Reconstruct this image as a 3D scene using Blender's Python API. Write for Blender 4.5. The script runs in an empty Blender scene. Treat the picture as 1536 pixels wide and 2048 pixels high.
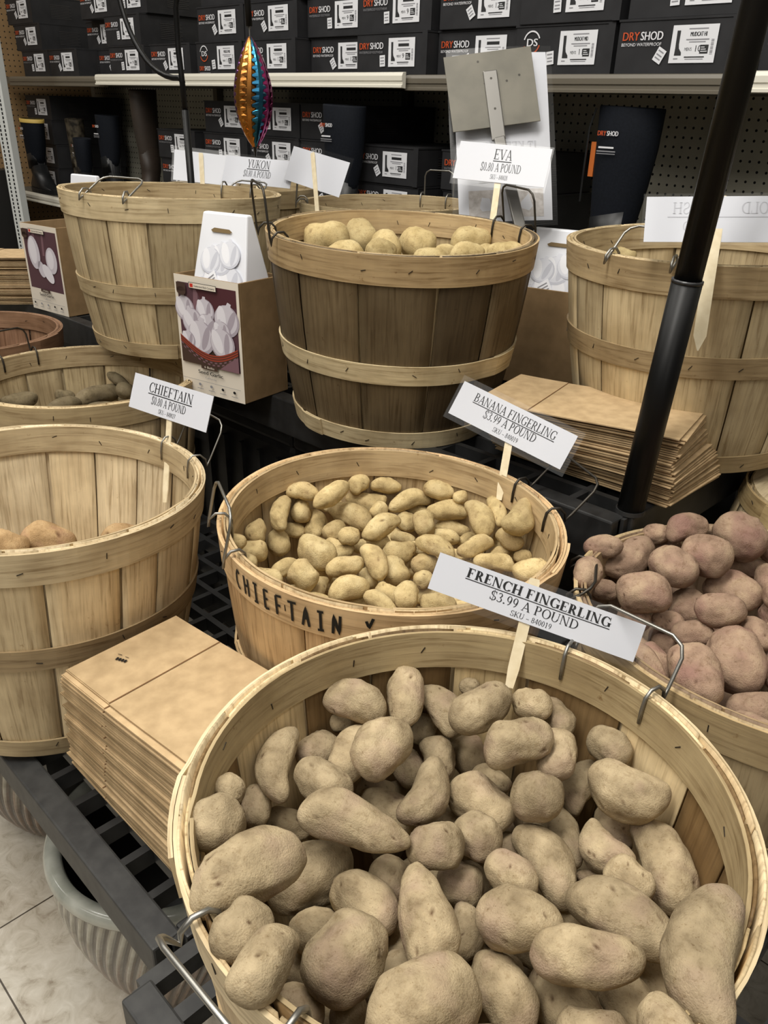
import bpy, bmesh, math, random
from mathutils import Vector, Matrix, Euler, noise

# ------------------------------------------------------------------ camera, light, exposure
SC = bpy.context.scene
COL = SC.collection
EYE = Vector((0, 0, 1.244))
PITCH, ROLL, FPX = math.radians(25.958), math.radians(1.0), 1613.4
def cam_setup():
    cd = bpy.data.cameras.new('camera'); co = bpy.data.objects.new('camera', cd); COL.objects.link(co)
    cd.sensor_fit = 'VERTICAL'; cd.sensor_height = 36.0; cd.lens = FPX * 36.0 / 2048.0
    cd.clip_start = 0.02; cd.clip_end = 60
    s2 = math.sqrt(.5)
    def w(x, y, z): return Vector(((x - y) * s2, (x + y) * s2, z))
    c, s = math.cos(ROLL), math.sin(ROLL)
    r0, u0 = Vector((1, 0, 0)), Vector((0, math.sin(PITCH), math.cos(PITCH)))
    f0 = Vector((0, math.cos(PITCH), -math.sin(PITCH)))
    X, Y, Z = w(*(r0 * c + u0 * s)), w(*(u0 * c - r0 * s)), w(*(-f0))
    m = Matrix.Identity(4)
    for i in range(3):
        m[i][0], m[i][1], m[i][2], m[i][3] = X[i], Y[i], Z[i], EYE[i]
    co.matrix_world = m
    SC.camera = co
cam_setup()
SC.view_settings.view_transform = 'Standard'
SC.view_settings.look = 'None'
SC.view_settings.gamma = 1.0
SC.view_settings.use_curve_mapping = False
SC.view_settings.exposure = 0.0
wd = bpy.data.worlds.new('world'); SC.world = wd; wd.use_nodes = True
wd.node_tree.nodes['Background'].inputs[0].default_value = (1, .98, .95, 1)
wd.node_tree.nodes['Background'].inputs[1].default_value = .035
def area(name, loc, sx, sy, power, target=None, color=(1, .965, .90)):
    l = bpy.data.lights.new(name, 'AREA'); l.shape = 'RECTANGLE'; l.size, l.size_y = sx, sy; l.energy = power; l.color = color
    o = bpy.data.objects.new(name, l); COL.objects.link(o); o.location = loc
    if target is not None:
        o.rotation_euler = (Vector(target) - Vector(loc)).to_track_quat('-Z', 'Y').to_euler()
    return o
# rows of ceiling tubes over the aisle in front of the display
area('tube_and_fill_light', (-.4, -.5, 3.3), .5, 2.4, 88)
area('tube_and_fill_light', (-1.9, .2, 3.3), .5, 2.4, 38)
area('tube_and_fill_light', (.9, .8, 3.3), .5, 2.4, 17)
area('tube_and_fill_light', (-3.6, .2, 3.3), .5, 2.4, 36)
# added fill lights, not store tubes, brighten under the shelf and upright faces
area('tube_and_fill_light', (-.6, -2.7, 3.1), 3.2, .5, 24, (-.9, 1.2, .9))
area('tube_and_fill_light', (1.9, -1.2, 3.1), .5, 3.2, 22, (-.7, 2.2, 1.05))  # added side fill, aimed at the drilled board below the upper shelf

# ------------------------------------------------------------------ helpers
def lin(c):
    c = c / 255.0
    return c / 12.92 if c <= .04045 else ((c + .055) / 1.055) ** 2.4
def rgb(r, g, b): return (lin(r), lin(g), lin(b), 1.0)

class MB:
    """collects polygons and links them as one mesh object"""
    def __init__(self): self.v, self.f, self.m, self.uv, self.c = [], [], [], [], []
    def add(self, vs, fs, m=0, uvs=None, col=None):
        b = len(self.v); self.v += [tuple(x) for x in vs]
        for i, f in enumerate(fs):
            self.f.append([b + k for k in f]); self.m.append(m)
            self.uv.append(uvs[i] if uvs else None); self.c.append(col)
    def box(self, x0, x1, y0, y1, z0, z1, m=0, col=None, M=None):
        vs = [Vector((x, y, z)) for z in (z0, z1) for y in (y0, y1) for x in (x0, x1)]
        if M is not None: vs = [M @ p for p in vs]
        self.add(vs, [(0, 2, 3, 1), (4, 5, 7, 6), (0, 1, 5, 4), (2, 6, 7, 3), (0, 4, 6, 2), (1, 3, 7, 5)], m, None, col)
    def tube(self, pts, r, n=8, m=0, cap=True, col=None):
        pts = [Vector(p) for p in pts]; rs = r if isinstance(r, (list, tuple)) else [r] * len(pts)
        t0 = (pts[1] - pts[0]).normalized(); ref = t0.orthogonal().normalized(); vs = []
        for i, p in enumerate(pts):
            t = (pts[min(i + 1, len(pts) - 1)] - pts[max(i - 1, 0)]).normalized()
            ref = (ref - t * ref.dot(t)).normalized(); b = t.cross(ref)
            for k in range(n):
                a = 2 * math.pi * k / n; vs.append(p + (ref * math.cos(a) + b * math.sin(a)) * rs[i])
        fs = [(i * n + k, i * n + (k + 1) % n, (i + 1) * n + (k + 1) % n, (i + 1) * n + k) for i in range(len(pts) - 1) for k in range(n)]
        if cap: fs += [tuple(range(n - 1, -1, -1)), tuple((len(pts) - 1) * n + k for k in range(n))]
        self.add(vs, fs, m, None, col)
    def lathe(self, prof, n=48, m=0, mod=None):
        vs = []
        for (r, z) in prof:
            for k in range(n):
                a = 2 * math.pi * k / n; rr = r * (mod(a, z) if mod else 1); vs.append((rr * math.cos(a), rr * math.sin(a), z))
        fs = [(i * n + k, i * n + (k + 1) % n, (i + 1) * n + (k + 1) % n, (i + 1) * n + k) for i in range(len(prof) - 1) for k in range(n)]
        self.add(vs, fs, m)
    def poly(self, pts2, M, m=0):
        self.add([M @ Vector((p[0], p[1], 0)) for p in pts2], [tuple(range(len(pts2)))], m)
    def build(self, name, mats, parent=None, smooth=False, M=None):
        me = bpy.data.meshes.new(name); me.from_pydata(self.v, [], self.f)
        for mt in (mats if isinstance(mats, (list, tuple)) else [mats]): me.materials.append(mt)
        me.polygons.foreach_set('material_index', self.m)
        if any(u is not None for u in self.uv):
            L = me.uv_layers.new(name='UVMap'); d = []
            for f, u in zip(self.f, self.uv): d += [c for q in (u or [(0, 0)] * len(f)) for c in q]
            L.data.foreach_set('uv', d)
        if any(c is not None for c in self.c):
            A = me.color_attributes.new('tone', 'FLOAT_COLOR', 'CORNER'); d = []
            for f, c in zip(self.f, self.c): d += list(c or (1, 1, 1, 1)) * len(f)
            A.data.foreach_set('color', d)
        if smooth: me.polygons.foreach_set('use_smooth', [True] * len(self.f))
        me.update()
        o = bpy.data.objects.new(name, me); COL.objects.link(o)
        if parent is not None: o.parent = parent
        if M is not None: o.matrix_local = M
        return o
def bevel(o, w, seg=2):
    b = o.modifiers.new('bevel', 'BEVEL'); b.width = w; b.segments = seg; b.limit_method = 'ANGLE'; return o
def thing(name, label, cat, M=None, loc=None, rotz=0, group=None):
    o = bpy.data.objects.new(name, None); COL.objects.link(o); o.empty_display_size = .02
    if M is not None: o.matrix_world = M
    if loc is not None: o.location = loc; o.rotation_euler = (0, 0, rotz)
    return tag(o, label, cat, group)
def tag(o, label, cat, group=None):
    o['label'] = label; o['category'] = cat
    if group: o['group'] = group
    return o
def struct(o): o['kind'] = 'structure'; return o
def copy_tree(o, parent=None):
    c = o.copy(); COL.objects.link(c); c.parent = parent
    for ch in list(o.children): copy_tree(ch, c)
    return c
def frame(o, u, v):
    u, v = Vector(u).normalized(), Vector(v); v = (v - u * u.dot(v)).normalized(); n = u.cross(v)
    m = Matrix.Identity(4)
    for i in range(3): m[i][0], m[i][1], m[i][2], m[i][3] = u[i], v[i], n[i], o[i]
    return m
ORD = ['first', 'second', 'third', 'fourth', 'fifth', 'sixth', 'seventh', 'eighth', 'ninth', 'tenth', 'eleventh', 'twelfth', 'thirteenth']

# ------------------------------------------------------------------ lettering
_tc = {}
def sans(s):
    """flat polygons of one line in the built-in sans face, height about 1 per capital"""
    if s in _tc: return _tc[s]
    cu = bpy.data.curves.new('t', 'FONT'); cu.body = s; cu.size = 1.37; cu.resolution_u = 3
    ob = bpy.data.objects.new('t', cu); me = bpy.data.meshes.new_from_object(ob)
    V = [(p.co.x, p.co.y) for p in me.vertices]; F = [tuple(p.vertices) for p in me.polygons]
    w = max([p[0] for p in V] or [1])
    bpy.data.objects.remove(ob); bpy.data.curves.remove(cu); bpy.data.meshes.remove(me)
    _tc[s] = (V, F, w); return _tc[s]
def put_sans(mb, s, x, y, h, M, m=0, width=None, align='l', bold=0):
    V, F, w = sans(s); sx = (width / w) if width else h
    if align == 'c': x -= w * sx / 2
    for k in range(2 if bold else 1):
        mb.add([M @ Vector((x + p[0] * sx + k * bold * h, y + p[1] * h, k * .00003)) for p in V], F, m)
def _arc(cx, cy, rx, ry, a0, a1, ts, tt, n=14):
    out = []; P = []
    for i in range(n + 1):
        a = math.radians(a0 + (a1 - a0) * i / n); c, s = math.cos(a), math.sin(a)
        P.append(((cx + rx * c, cy + ry * s), (cx + (rx - ts) * c, cy + (ry - tt) * s)))
    for i in range(n): out.append([P[i][0], P[i + 1][0], P[i + 1][1], P[i][1]])
    return out
def _bar(x0, x1, y0, y1): return [[(x0, y0), (x1, y0), (x1, y1), (x0, y1)]]
def _dg(x0, y0, x1, y1, w): return [[(x0 - w / 2, y0), (x0 + w / 2, y0), (x1 + w / 2, y1), (x1 - w / 2, y1)]]
def _stem(x, y0, y1, T, bot=True, top=True, s=.07):
    o = _bar(x, x + T, y0, y1)
    if bot: o += _bar(x - s, x + T + s, y0, y0 + .045)
    if top: o += _bar(x - s, x + T + s, y1 - .045, y1)
    return o
_gc = {}
def glyph(ch, T):
    k = (ch, T)
    if k in _gc: return _gc[k]
    t = .055 if T < .15 else .07
    g = []; w = .6
    if ch == 'A': g = _dg(.08, 0, .37, 1, t) + _dg(.36, 1, .66, 0, T) + _bar(.17, .56, .3, .3 + t) + _bar(-.02, .2, 0, .045) + _bar(.5, .78, 0, .045); w = .76
    elif ch == 'B': g = _stem(.08, 0, 1, T) + _arc(.32, .75, .25, .25, -90, 90, T, t) + _arc(.34, .26, .3, .26, -90, 90, T, t) + _bar(.1, .34, 0, t) + _bar(.1, .34, .48, .48 + t) + _bar(.1, .33, 1 - t, 1); w = .7
    elif ch == 'C': g = _arc(.42, .5, .4, .52, 42, 318, T, t, 20) + _bar(.68, .73, .66, 1) + _bar(.67, .71, .06, .22); w = .76
    elif ch == 'D': g = _stem(.08, 0, 1, T) + _arc(.3, .5, .46, .5, -90, 90, T, t, 18) + _bar(.1, .31, 0, t) + _bar(.1, .31, 1 - t, 1); w = .8
    elif ch in 'EF':
        g = _stem(.08, 0, 1, T) + _bar(.1, .6, 1 - t, 1) + _bar(.1, .44, .48, .48 + t) + _bar(.56, .6, .78, 1) + _bar(.42, .46, .38, .63); w = .66
        if ch == 'E': g += _bar(.1, .62, 0, t) + _bar(.59, .63, 0, .24)
    elif ch == 'G': g = _arc(.42, .5, .4, .52, 42, 300, T, t, 20) + _bar(.68, .73, .66, 1) + _stem(.6, .05, .44, T, False, True); w = .82
    elif ch == 'H': g = _stem(.08, 0, 1, T) + _stem(.58, 0, 1, T) + _bar(.1, .6, .47, .47 + t); w = .84
    elif ch == 'I': g = _stem(.1, 0, 1, T); w = .38
    elif ch == 'K': g = _stem(.08, 0, 1, T) + _dg(.2, .4, .62, 1, t) + _dg(.3, .55, .66, 0, T) + _bar(.5, .74, .955, 1) + _bar(.52, .8, 0, .045); w = .78
    elif ch == 'L': g = _stem(.08, 0, 1, T) + _bar(.1, .6, 0, t) + _bar(.57, .61, 0, .28); w = .64
    elif ch == 'N': g = _stem(.1, 0, 1, t) + _stem(.66, 0, 1, t) + _dg(.14, 1, .65, 0, T); w = .84
    elif ch == 'O': g = _arc(.4, .5, .39, .52, 0, 360, T, t, 28); w = .8
    elif ch in 'PR':
        g = _stem(.08, 0, 1, T) + _arc(.3, .73, .28, .27, -90, 90, T, t) + _bar(.1, .31, .46, .46 + t) + _bar(.1, .31, 1 - t, 1); w = .64
        if ch == 'R': g += _dg(.36, .48, .62, 0, T) + _bar(.54, .74, 0, .045); w = .74
    elif ch == 'S': g = _arc(.29, .75, .24, .27, 25, 270, T * .8, t) + _arc(.29, .24, .27, .26, 90, -155, T * .8, t) + _bar(.48, .52, .72, 1) + _bar(.02, .06, 0, .3); w = .6
    elif ch == 'T': g = _stem(.25, 0, 1, T, True, False) + _bar(.0, .62, 1 - t, 1) + _bar(0, .04, .75, 1) + _bar(.58, .62, .75, 1); w = .64
    elif ch == 'U': g = _stem(.08, .35, 1, T, False) + _stem(.62, .35, 1, t, False) + _arc(.37, .36, .3, .38, 180, 360, T * .8, t); w = .78
    elif ch == 'V': g = _dg(.08, 1, .37, 0, T) + _dg(.66, 1, .38, 0, t) + _bar(-.04, .24, .955, 1) + _bar(.54, .78, .955, 1); w = .74
    elif ch == 'Y': g = _dg(.08, 1, .35, .42, T) + _dg(.64, 1, .36, .42, t) + _bar(.29, .29 + T, 0, .45) + _bar(-.04, .22, .955, 1) + _bar(.52, .76, .955, 1) + _bar(.2, .54, 0, .045); w = .74
    elif ch == '0': g = _arc(.25, .5, .23, .51, 0, 360, T * .85, t, 24); w = .52
    elif ch == '1': g = _stem(.2, 0, 1, T * .85, True, False) + _dg(.1, .86, .24, 1, .08); w = .52
    elif ch == '2': g = _arc(.24, .73, .22, .28, 165, -35, T * .8, t) + _dg(.1, .0, .4, .6, T * .7) + _bar(.04, .48, 0, t * 1.6); w = .52
    elif ch == '3': g = _arc(.23, .76, .2, .25, 155, -90, T * .8, t) + _arc(.22, .26, .25, .27, 90, -150, T * .8, t); w = .52
    elif ch == '4': g = _dg(.05, .3, .34, 1, t) + _bar(.02, .49, .25, .25 + t) + _bar(.31, .31 + T * .8, 0, 1); w = .52
    elif ch == '7': g = _bar(.04, .47, .9, 1) + _dg(.2, 0, .43, .92, T * .7); w = .52
    elif ch == '8': g = _arc(.25, .75, .2, .25, 0, 360, T * .75, t, 20) + _arc(.25, .26, .23, .27, 0, 360, T * .75, t, 20); w = .52
    elif ch == '9': g = _arc(.25, .68, .22, .33, 0, 360, T * .8, t, 20) + _arc(.1, .62, .37, .64, 0, -75, T * .7, t); w = .52
    elif ch == '$': g = glyph('S', T)[0] + _bar(.26, .3, -.12, 1.12); w = .6
    elif ch == '.': g = _bar(.06, .2, 0, .14); w = .26
    elif ch == '-': g = _bar(.02, .48, .3, .37); w = .5
    elif ch == ' ': w = .3
    _gc[k] = (g, w); return _gc[k]
def put_serif(mb, s, cx, y, h, M, width, bold=False, m=0, underline=False):
    T = .2 if bold else .125
    tot = sum(glyph(c, T)[1] + .04 for c in s); k = width / tot; x = cx - width / 2
    for c in s:
        g, w = glyph(c, T)
        for q in g:
            a = sum(q[i][0] * q[(i + 1) % 4][1] - q[(i + 1) % 4][0] * q[i][1] for i in range(4))
            mb.poly([(x + p[0] * k, y + p[1] * h) for p in (q if a > 0 else q[::-1])], M, m)
        x += (w + .04) * k
    if underline: mb.poly([(cx - width / 2, y - h * .22), (cx + width / 2, y - h * .22), (cx + width / 2, y - h * .13), (cx - width / 2, y - h * .13)], M, m)
def rect(mb, x0, x1, y0, y1, M, m=0): mb.poly([(x0, y0), (x1, y0), (x1, y1), (x0, y1)], M, m)
def disc(mb, cx, cy, rx, ry, M, m=0, n=20, rot=0):
    c, s = math.cos(rot), math.sin(rot)
    mb.poly([(cx + rx * math.cos(a) * c - ry * math.sin(a) * s, cy + rx * math.cos(a) * s + ry * math.sin(a) * c) for a in [2 * math.pi * i / n for i in range(n)]], M, m)
def up(M, d): return M @ Matrix.Translation((0, 0, d))

# ------------------------------------------------------------------ materials
class NT:
    def __init__(self, name):
        self.mat = bpy.data.materials.new(name); self.mat.use_nodes = True; self.t = self.mat.node_tree
        self.b = self.t.nodes['Principled BSDF']; self.out = self.t.nodes['Material Output']
    def n(self, typ, **kw):
        x = self.t.nodes.new(typ)
        for k, v in kw.items():
            if k.startswith('i_'):
                key = k[2:]; x.inputs[int(key) if key.isdigit() else key.replace('_', ' ')].default_value = v
            else: setattr(x, k, v)
        return x
    def l(self, a, b): self.t.links.new(a, b)
    def ramp(self, fac, stops):
        r = self.n('ShaderNodeValToRGB'); e = r.color_ramp.elements
        while len(e) < len(stops): e.new(.5)
        for q, (p, c) in zip(e, stops): q.position = p; q.color = c
        self.l(fac, r.inputs[0]); return r.outputs[0]
    def mix(self, fac, a, b, mode='MIX'):
        x = self.n('ShaderNodeMix', data_type='RGBA', blend_type=mode)
        for s, i in ((fac, 0), (a, 6), (b, 7)):
            if hasattr(s, 'is_linked'): self.l(s, x.inputs[i])
            else: x.inputs[i].default_value = s
        return x.outputs[2]
    def bump(self, h, strength=.3, dist=.002):
        x = self.n('ShaderNodeBump'); x.inputs['Strength'].default_value = strength; x.inputs['Distance'].default_value = dist
        self.l(h, x.inputs['Height']); self.l(x.outputs[0], self.b.inputs['Normal'])
def flat(name, c, rough=.6, metal=0, spec=.5, coat=0):
    q = NT(name); q.b.inputs['Base Color'].default_value = c; q.b.inputs['Roughness'].default_value = rough
    q.b.inputs['Metallic'].default_value = metal; q.b.inputs['Specular IOR Level'].default_value = spec; q.b.inputs['Coat Weight'].default_value = coat
    return q.mat
def mottled(name, c1, c2, scale=40, rough=.6, bump=.0, spec=.4, detail=4):
    q = NT(name); tc = q.n('ShaderNodeTexCoord'); nz = q.n('ShaderNodeTexNoise', i_Scale=scale, i_Detail=detail); q.l(tc.outputs['Object'], nz.inputs['Vector'])
    q.l(q.ramp(nz.outputs[0], [(.35, c1), (.65, c2)]), q.b.inputs['Base Color']); q.b.inputs['Roughness'].default_value = rough; q.b.inputs['Specular IOR Level'].default_value = spec
    if bump: q.bump(nz.outputs[0], bump, .002)
    return q.mat
def wood(name, su, sv):
    q = NT(name); uv = q.n('ShaderNodeUVMap'); uv.uv_map = 'UVMap'; at = q.n('ShaderNodeVertexColor'); at.layer_name = 'tone'
    mp = q.n('ShaderNodeMapping'); mp.inputs['Scale'].default_value = (su, sv, 1); q.l(uv.outputs[0], mp.inputs[0])
    g = q.n('ShaderNodeTexNoise', i_Scale=1.0, i_Detail=6.0, i_Roughness=.6, i_Distortion=.6); q.l(mp.outputs[0], g.inputs['Vector'])
    b = q.n('ShaderNodeTexNoise', i_Scale=14.0, i_Detail=3.0); q.l(uv.outputs[0], b.inputs['Vector'])
    s = q.n('ShaderNodeTexNoise', i_Scale=55.0, i_Detail=5.0, i_Roughness=.7); q.l(uv.outputs[0], s.inputs['Vector'])
    c = q.mix(1.0, at.outputs[0], q.ramp(g.outputs[0], [(.28, (.52, .45, .36, 1)), (.48, (.95, .93, .9, 1)), (.72, (1.15, 1.13, 1.08, 1))]), 'MULTIPLY')
    c = q.mix(1.0, c, q.ramp(b.outputs[0], [(.3, (.78, .74, .68, 1)), (.6, (1.04, 1.03, 1.0, 1))]), 'MULTIPLY')
    c = q.mix(1.0, c, q.ramp(s.outputs[0], [(.27, (.6, .5, .4, 1)), (.36, (1, 1, 1, 1))]), 'MULTIPLY')
    q.l(c, q.b.inputs['Base Color']); q.b.inputs['Roughness'].default_value = .55; q.b.inputs['Specular IOR Level'].default_value = .3
    q.bump(g.outputs[0], .25, .0012); return q.mat
def potato_mat(name, c1, c2, c3, pink):
    q = NT(name); tc = q.n('ShaderNodeTexCoord'); oi = q.n('ShaderNodeObjectInfo')
    ad = q.n('ShaderNodeVectorMath', operation='ADD'); q.l(tc.outputs['Object'], ad.inputs[0])
    cb = q.n('ShaderNodeCombineXYZ'); q.l(oi.outputs['Random'], cb.inputs[0]); q.l(oi.outputs['Random'], cb.inputs[2])
    q.l(cb.outputs[0], ad.inputs[1])
    def nz(s, d=4, r=.55):
        x = q.n('ShaderNodeTexNoise', i_Scale=s, i_Detail=d, i_Roughness=r); q.l(ad.outputs[0], x.inputs['Vector']); return x.outputs[0]
    c = q.ramp(nz(38), [(.32, c1), (.5, c2), (.68, c3)])
    c = q.mix(q.ramp(nz(22, 2), [(.52, (0, 0, 0, 1)), (.72, (.75, .75, .75, 1))]), c, pink)
    rr = q.n('ShaderNodeMapRange'); q.l(oi.outputs['Random'], rr.inputs[0]); rr.inputs[3].default_value = .84; rr.inputs[4].default_value = 1.12
    cc = q.n('ShaderNodeCombineColor'); [q.l(rr.outputs[0], cc.inputs[i]) for i in range(3)]
    c = q.mix(1.0, c, cc.outputs[0], 'MULTIPLY')
    c = q.mix(1.0, c, q.ramp(nz(420, 3, .7), [(.28, (.62, .56, .5, 1)), (.4, (1, 1, 1, 1))]), 'MULTIPLY')
    c = q.mix(1.0, c, q.ramp(nz(120, 6, .7), [(.3, (.72, .68, .62, 1)), (.48, (1, 1, 1, 1)), (.7, (1.06, 1.05, 1.03, 1))]), 'MULTIPLY')
    ev = q.n('ShaderNodeVertexColor'); ev.layer_name = 'tone'; c = q.mix(1.0, c, ev.outputs[0], 'MULTIPLY')
    q.l(c, q.b.inputs['Base Color']); q.b.inputs['Roughness'].default_value = .85; q.b.inputs['Specular IOR Level'].default_value = .18
    h = q.mix(.5, nz(160, 5, .65), nz(700, 2))
    q.bump(h, .5, .003); return q.mat
def clear(name, fac=.03):
    q = NT(name); tr = q.n('ShaderNodeBsdfTransparent'); gl = q.n('ShaderNodeBsdfGlossy'); gl.inputs['Roughness'].default_value = .3
    gl.inputs['Color'].default_value = (.9, .9, .9, 1)
    mx = q.n('ShaderNodeMixShader'); lw = q.n('ShaderNodeLayerWeight'); lw.inputs[0].default_value = .3
    pw = q.n('ShaderNodeMath', operation='POWER'); pw.inputs[1].default_value = 3.0; q.l(lw.outputs['Facing'], pw.inputs[0])
    ma = q.n('ShaderNodeMath', operation='MULTIPLY_ADD'); ma.inputs[1].default_value = .12; ma.inputs[2].default_value = fac; q.l(pw.outputs[0], ma.inputs[0])
    q.l(ma.outputs[0], mx.inputs[0]); q.l(tr.outputs[0], mx.inputs[1]); q.l(gl.outputs[0], mx.inputs[2]); q.l(mx.outputs[0], q.out.inputs[0]); return q.mat
def pegboard(name, c1, c2, pitch, rad):
    """drilled board: rows of round holes in the object's own X/Z (or Y/Z) coordinates"""
    q = NT(name); tc = q.n('ShaderNodeTexCoord'); sep = q.n('ShaderNodeSeparateXYZ'); q.l(tc.outputs['Object'], sep.inputs[0])
    hx = q.n('ShaderNodeMath', operation='ADD'); q.l(sep.outputs[0], hx.inputs[0]); q.l(sep.outputs[1], hx.inputs[1])
    def cell(s):
        a = q.n('ShaderNodeMath', operation='DIVIDE'); q.l(s, a.inputs[0]); a.inputs[1].default_value = pitch
        f = q.n('ShaderNodeMath', operation='FRACT'); q.l(a.outputs[0], f.inputs[0])
        m = q.n('ShaderNodeMath', operation='SUBTRACT'); q.l(f.outputs[0], m.inputs[0]); m.inputs[1].default_value = .5
        p = q.n('ShaderNodeMath', operation='MULTIPLY'); q.l(m.outputs[0], p.inputs[0]); q.l(m.outputs[0], p.inputs[1]); return p.outputs[0]
    s = q.n('ShaderNodeMath', operation='ADD'); q.l(cell(hx.outputs[0]), s.inputs[0]); q.l(cell(sep.outputs[2]), s.inputs[1])
    lt = q.n('ShaderNodeMath', operation='LESS_THAN'); q.l(s.outputs[0], lt.inputs[0]); lt.inputs[1].default_value = (rad / pitch) ** 2
    nz = q.n('ShaderNodeTexNoise', i_Scale=9.0, i_Detail=3.0); q.l(tc.outputs['Object'], nz.inputs['Vector'])
    base = q.ramp(nz.outputs[0], [(.35, c1), (.65, c2)])
    q.l(q.mix(lt.outputs[0], base, (.004, .004, .004, 1)), q.b.inputs['Base Color']); q.b.inputs['Roughness'].default_value = .6; return q.mat

WOOD_V = wood('basket_wood_stave', 170, 9)
WOOD_H = wood('basket_wood_hoop', 9, 170)
STAPLE = flat('staple_steel', (.05, .04, .03, 1), .5, .6)
WIRE = flat('handle_wire', rgb(150, 148, 142), .38, .9)
WIRE_DARK = flat('dark_handle_wire', rgb(70, 66, 60), .45, .8)
def kraft():
    q = NT('kraft_paper'); tc = q.n('ShaderNodeTexCoord'); oi = q.n('ShaderNodeObjectInfo'); nz = q.n('ShaderNodeTexNoise', i_Scale=45.0, i_Detail=6.0); q.l(tc.outputs['Object'], nz.inputs['Vector'])
    c = q.ramp(nz.outputs[0], [(.35, rgb(178, 153, 117)), (.65, rgb(198, 172, 134))]); v = q.ramp(oi.outputs['Random'], [(0, (.66, .64, .6, 1)), (.5, (.92, .91, .89, 1)), (1, (1.08, 1.07, 1.05, 1))])
    q.l(q.mix(1.0, c, v, 'MULTIPLY'), q.b.inputs['Base Color']); q.b.inputs['Roughness'].default_value = .75; q.b.inputs['Specular IOR Level'].default_value = .2; q.bump(nz.outputs[0], .1, .002); return q.mat
KRAFT = kraft()
KRAFT_D = flat('kraft_fold', rgb(120, 86, 52), .8)
WHITE = flat('white_card', rgb(206, 208, 215), .55, 0, .3)
INK = flat('black_ink', (.012, .012, .013, 1), .6, 0, .2)
MARKER = flat('black_marker', (.016, .015, .013, 1), .7, 0, .2)
CLEAR = clear('laminate_film', .014)
STAKE = mottled('stake_wood', rgb(216, 200, 165), rgb(228, 214, 182), 80, .6)
BLACKPL = mottled('black_plastic', (.013, .013, .013, 1), (.024, .024, .024, 1), 30, .48, .15, .4)
GREYPL = mottled('dark_grey_plastic', rgb(46, 46, 46), rgb(60, 60, 59), 45, .55, .2, .4)
CARTON = mottled('black_carton', rgb(36, 36, 38), rgb(44, 44, 46), 14, .6, 0, .3)
CARTON_SIDE = flat('carton_vent', rgb(52, 50, 50), .6)
LABEL = flat('label_white', rgb(225, 226, 230), .5, 0, .3)
LABINK = flat('label_ink', (.02, .02, .022, 1), .6)
LABGREY = flat('label_grey_ink', rgb(140, 140, 145), .6)
ORANGE = flat('logo_orange', rgb(190, 78, 38), .5)
LOGOW = flat('logo_white', rgb(222, 222, 226), .5)
LOGOG = flat('logo_grey', rgb(130, 130, 134), .5)
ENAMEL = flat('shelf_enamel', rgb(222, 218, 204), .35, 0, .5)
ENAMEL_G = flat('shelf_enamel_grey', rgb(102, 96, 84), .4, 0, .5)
SHELFSTEEL = flat('shelf_steel', rgb(92, 88, 78), .5)
PEG_G = pegboard('pegboard_grey', rgb(200, 196, 178), rgb(212, 208, 190), .0254, .0036)
PEG_B = pegboard('pegboard_brown', rgb(140, 112, 76), rgb(152, 122, 84), .0254, .0034)
RUBBER = flat('black_rubber', rgb(26, 27, 28), .42, 0, .5)
NEOPRENE = mottled('black_neoprene', rgb(13, 17, 24), rgb(18, 22, 30), 200, .8, .1, .2)
POLE = flat('black_pole_paint', (.004, .004, .004, 1), .42, 0, .25)
STEEL = mottled('galvanised_plate', rgb(104, 101, 90), rgb(119, 115, 103), 18, .5, .1, .4)
STEEL_D = flat('steel_tube', rgb(118, 116, 112), .4, .7)


# ------------------------------------------------------------------ the room
def floor_mat():
    q = NT('vinyl_tile'); tc = q.n('ShaderNodeTexCoord'); br = q.n('ShaderNodeTexBrick'); br.offset = 0; br.squash = 1
    mp = q.n('ShaderNodeMapping'); mp.inputs['Location'].default_value = (-.12, .145, 0); q.l(tc.outputs['Object'], mp.inputs[0]); q.l(mp.outputs[0], br.inputs['Vector'])
    for k, v in (('Scale', 1.0), ('Mortar Size', .0014), ('Mortar Smooth', .0), ('Brick Width', .305), ('Row Height', .305)): br.inputs[k].default_value = v
    br.inputs['Color1'].default_value = (1, 1, 1, 1); br.inputs['Color2'].default_value = (.97, .97, .97, 1); br.inputs['Mortar'].default_value = (.12, .1, .08, 1)
    n1 = q.n('ShaderNodeTexNoise', i_Scale=26.0, i_Detail=7.0, i_Roughness=.65, i_Distortion=1.2); q.l(tc.outputs['Object'], n1.inputs['Vector'])
    n2 = q.n('ShaderNodeTexNoise', i_Scale=5.0, i_Detail=4.0); q.l(tc.outputs['Object'], n2.inputs['Vector'])
    c = q.ramp(n1.outputs[0], [(.28, rgb(150, 138, 120)), (.45, rgb(190, 182, 166)), (.62, rgb(205, 198, 184)), (.75, rgb(222, 217, 206))])
    c = q.mix(1.0, c, q.ramp(n2.outputs[0], [(.3, (.84, .8, .76, 1)), (.6, (1, 1, 1, 1))]), 'MULTIPLY')
    q.l(q.mix(1.0, c, br.outputs['Color'], 'MULTIPLY'), q.b.inputs['Base Color']); q.b.inputs['Roughness'].default_value = .38
    q.bump(n1.outputs[0], .15, .001); return q.mat
b = MB(); b.box(-8, 3, -3, 2.6, -.05, 0); struct(b.build('floor', floor_mat()))
b = MB(); b.box(-8, 3, 2.5, 2.6, 0, 3.5); struct(b.build('wall_back', flat('wall_paint', rgb(150, 142, 128), .8)))
b = MB(); b.box(-8, 3, -3, 2.6, 3.5, 3.55); struct(b.build('ceiling', flat('ceiling_white', rgb(150, 147, 140), .9)))
b = MB(); b.box(-8.1, -8, -3, 2.6, 0, 3.5); struct(b.build('wall_left', flat('wall_paint_side', rgb(110, 104, 94), .8)))

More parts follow.
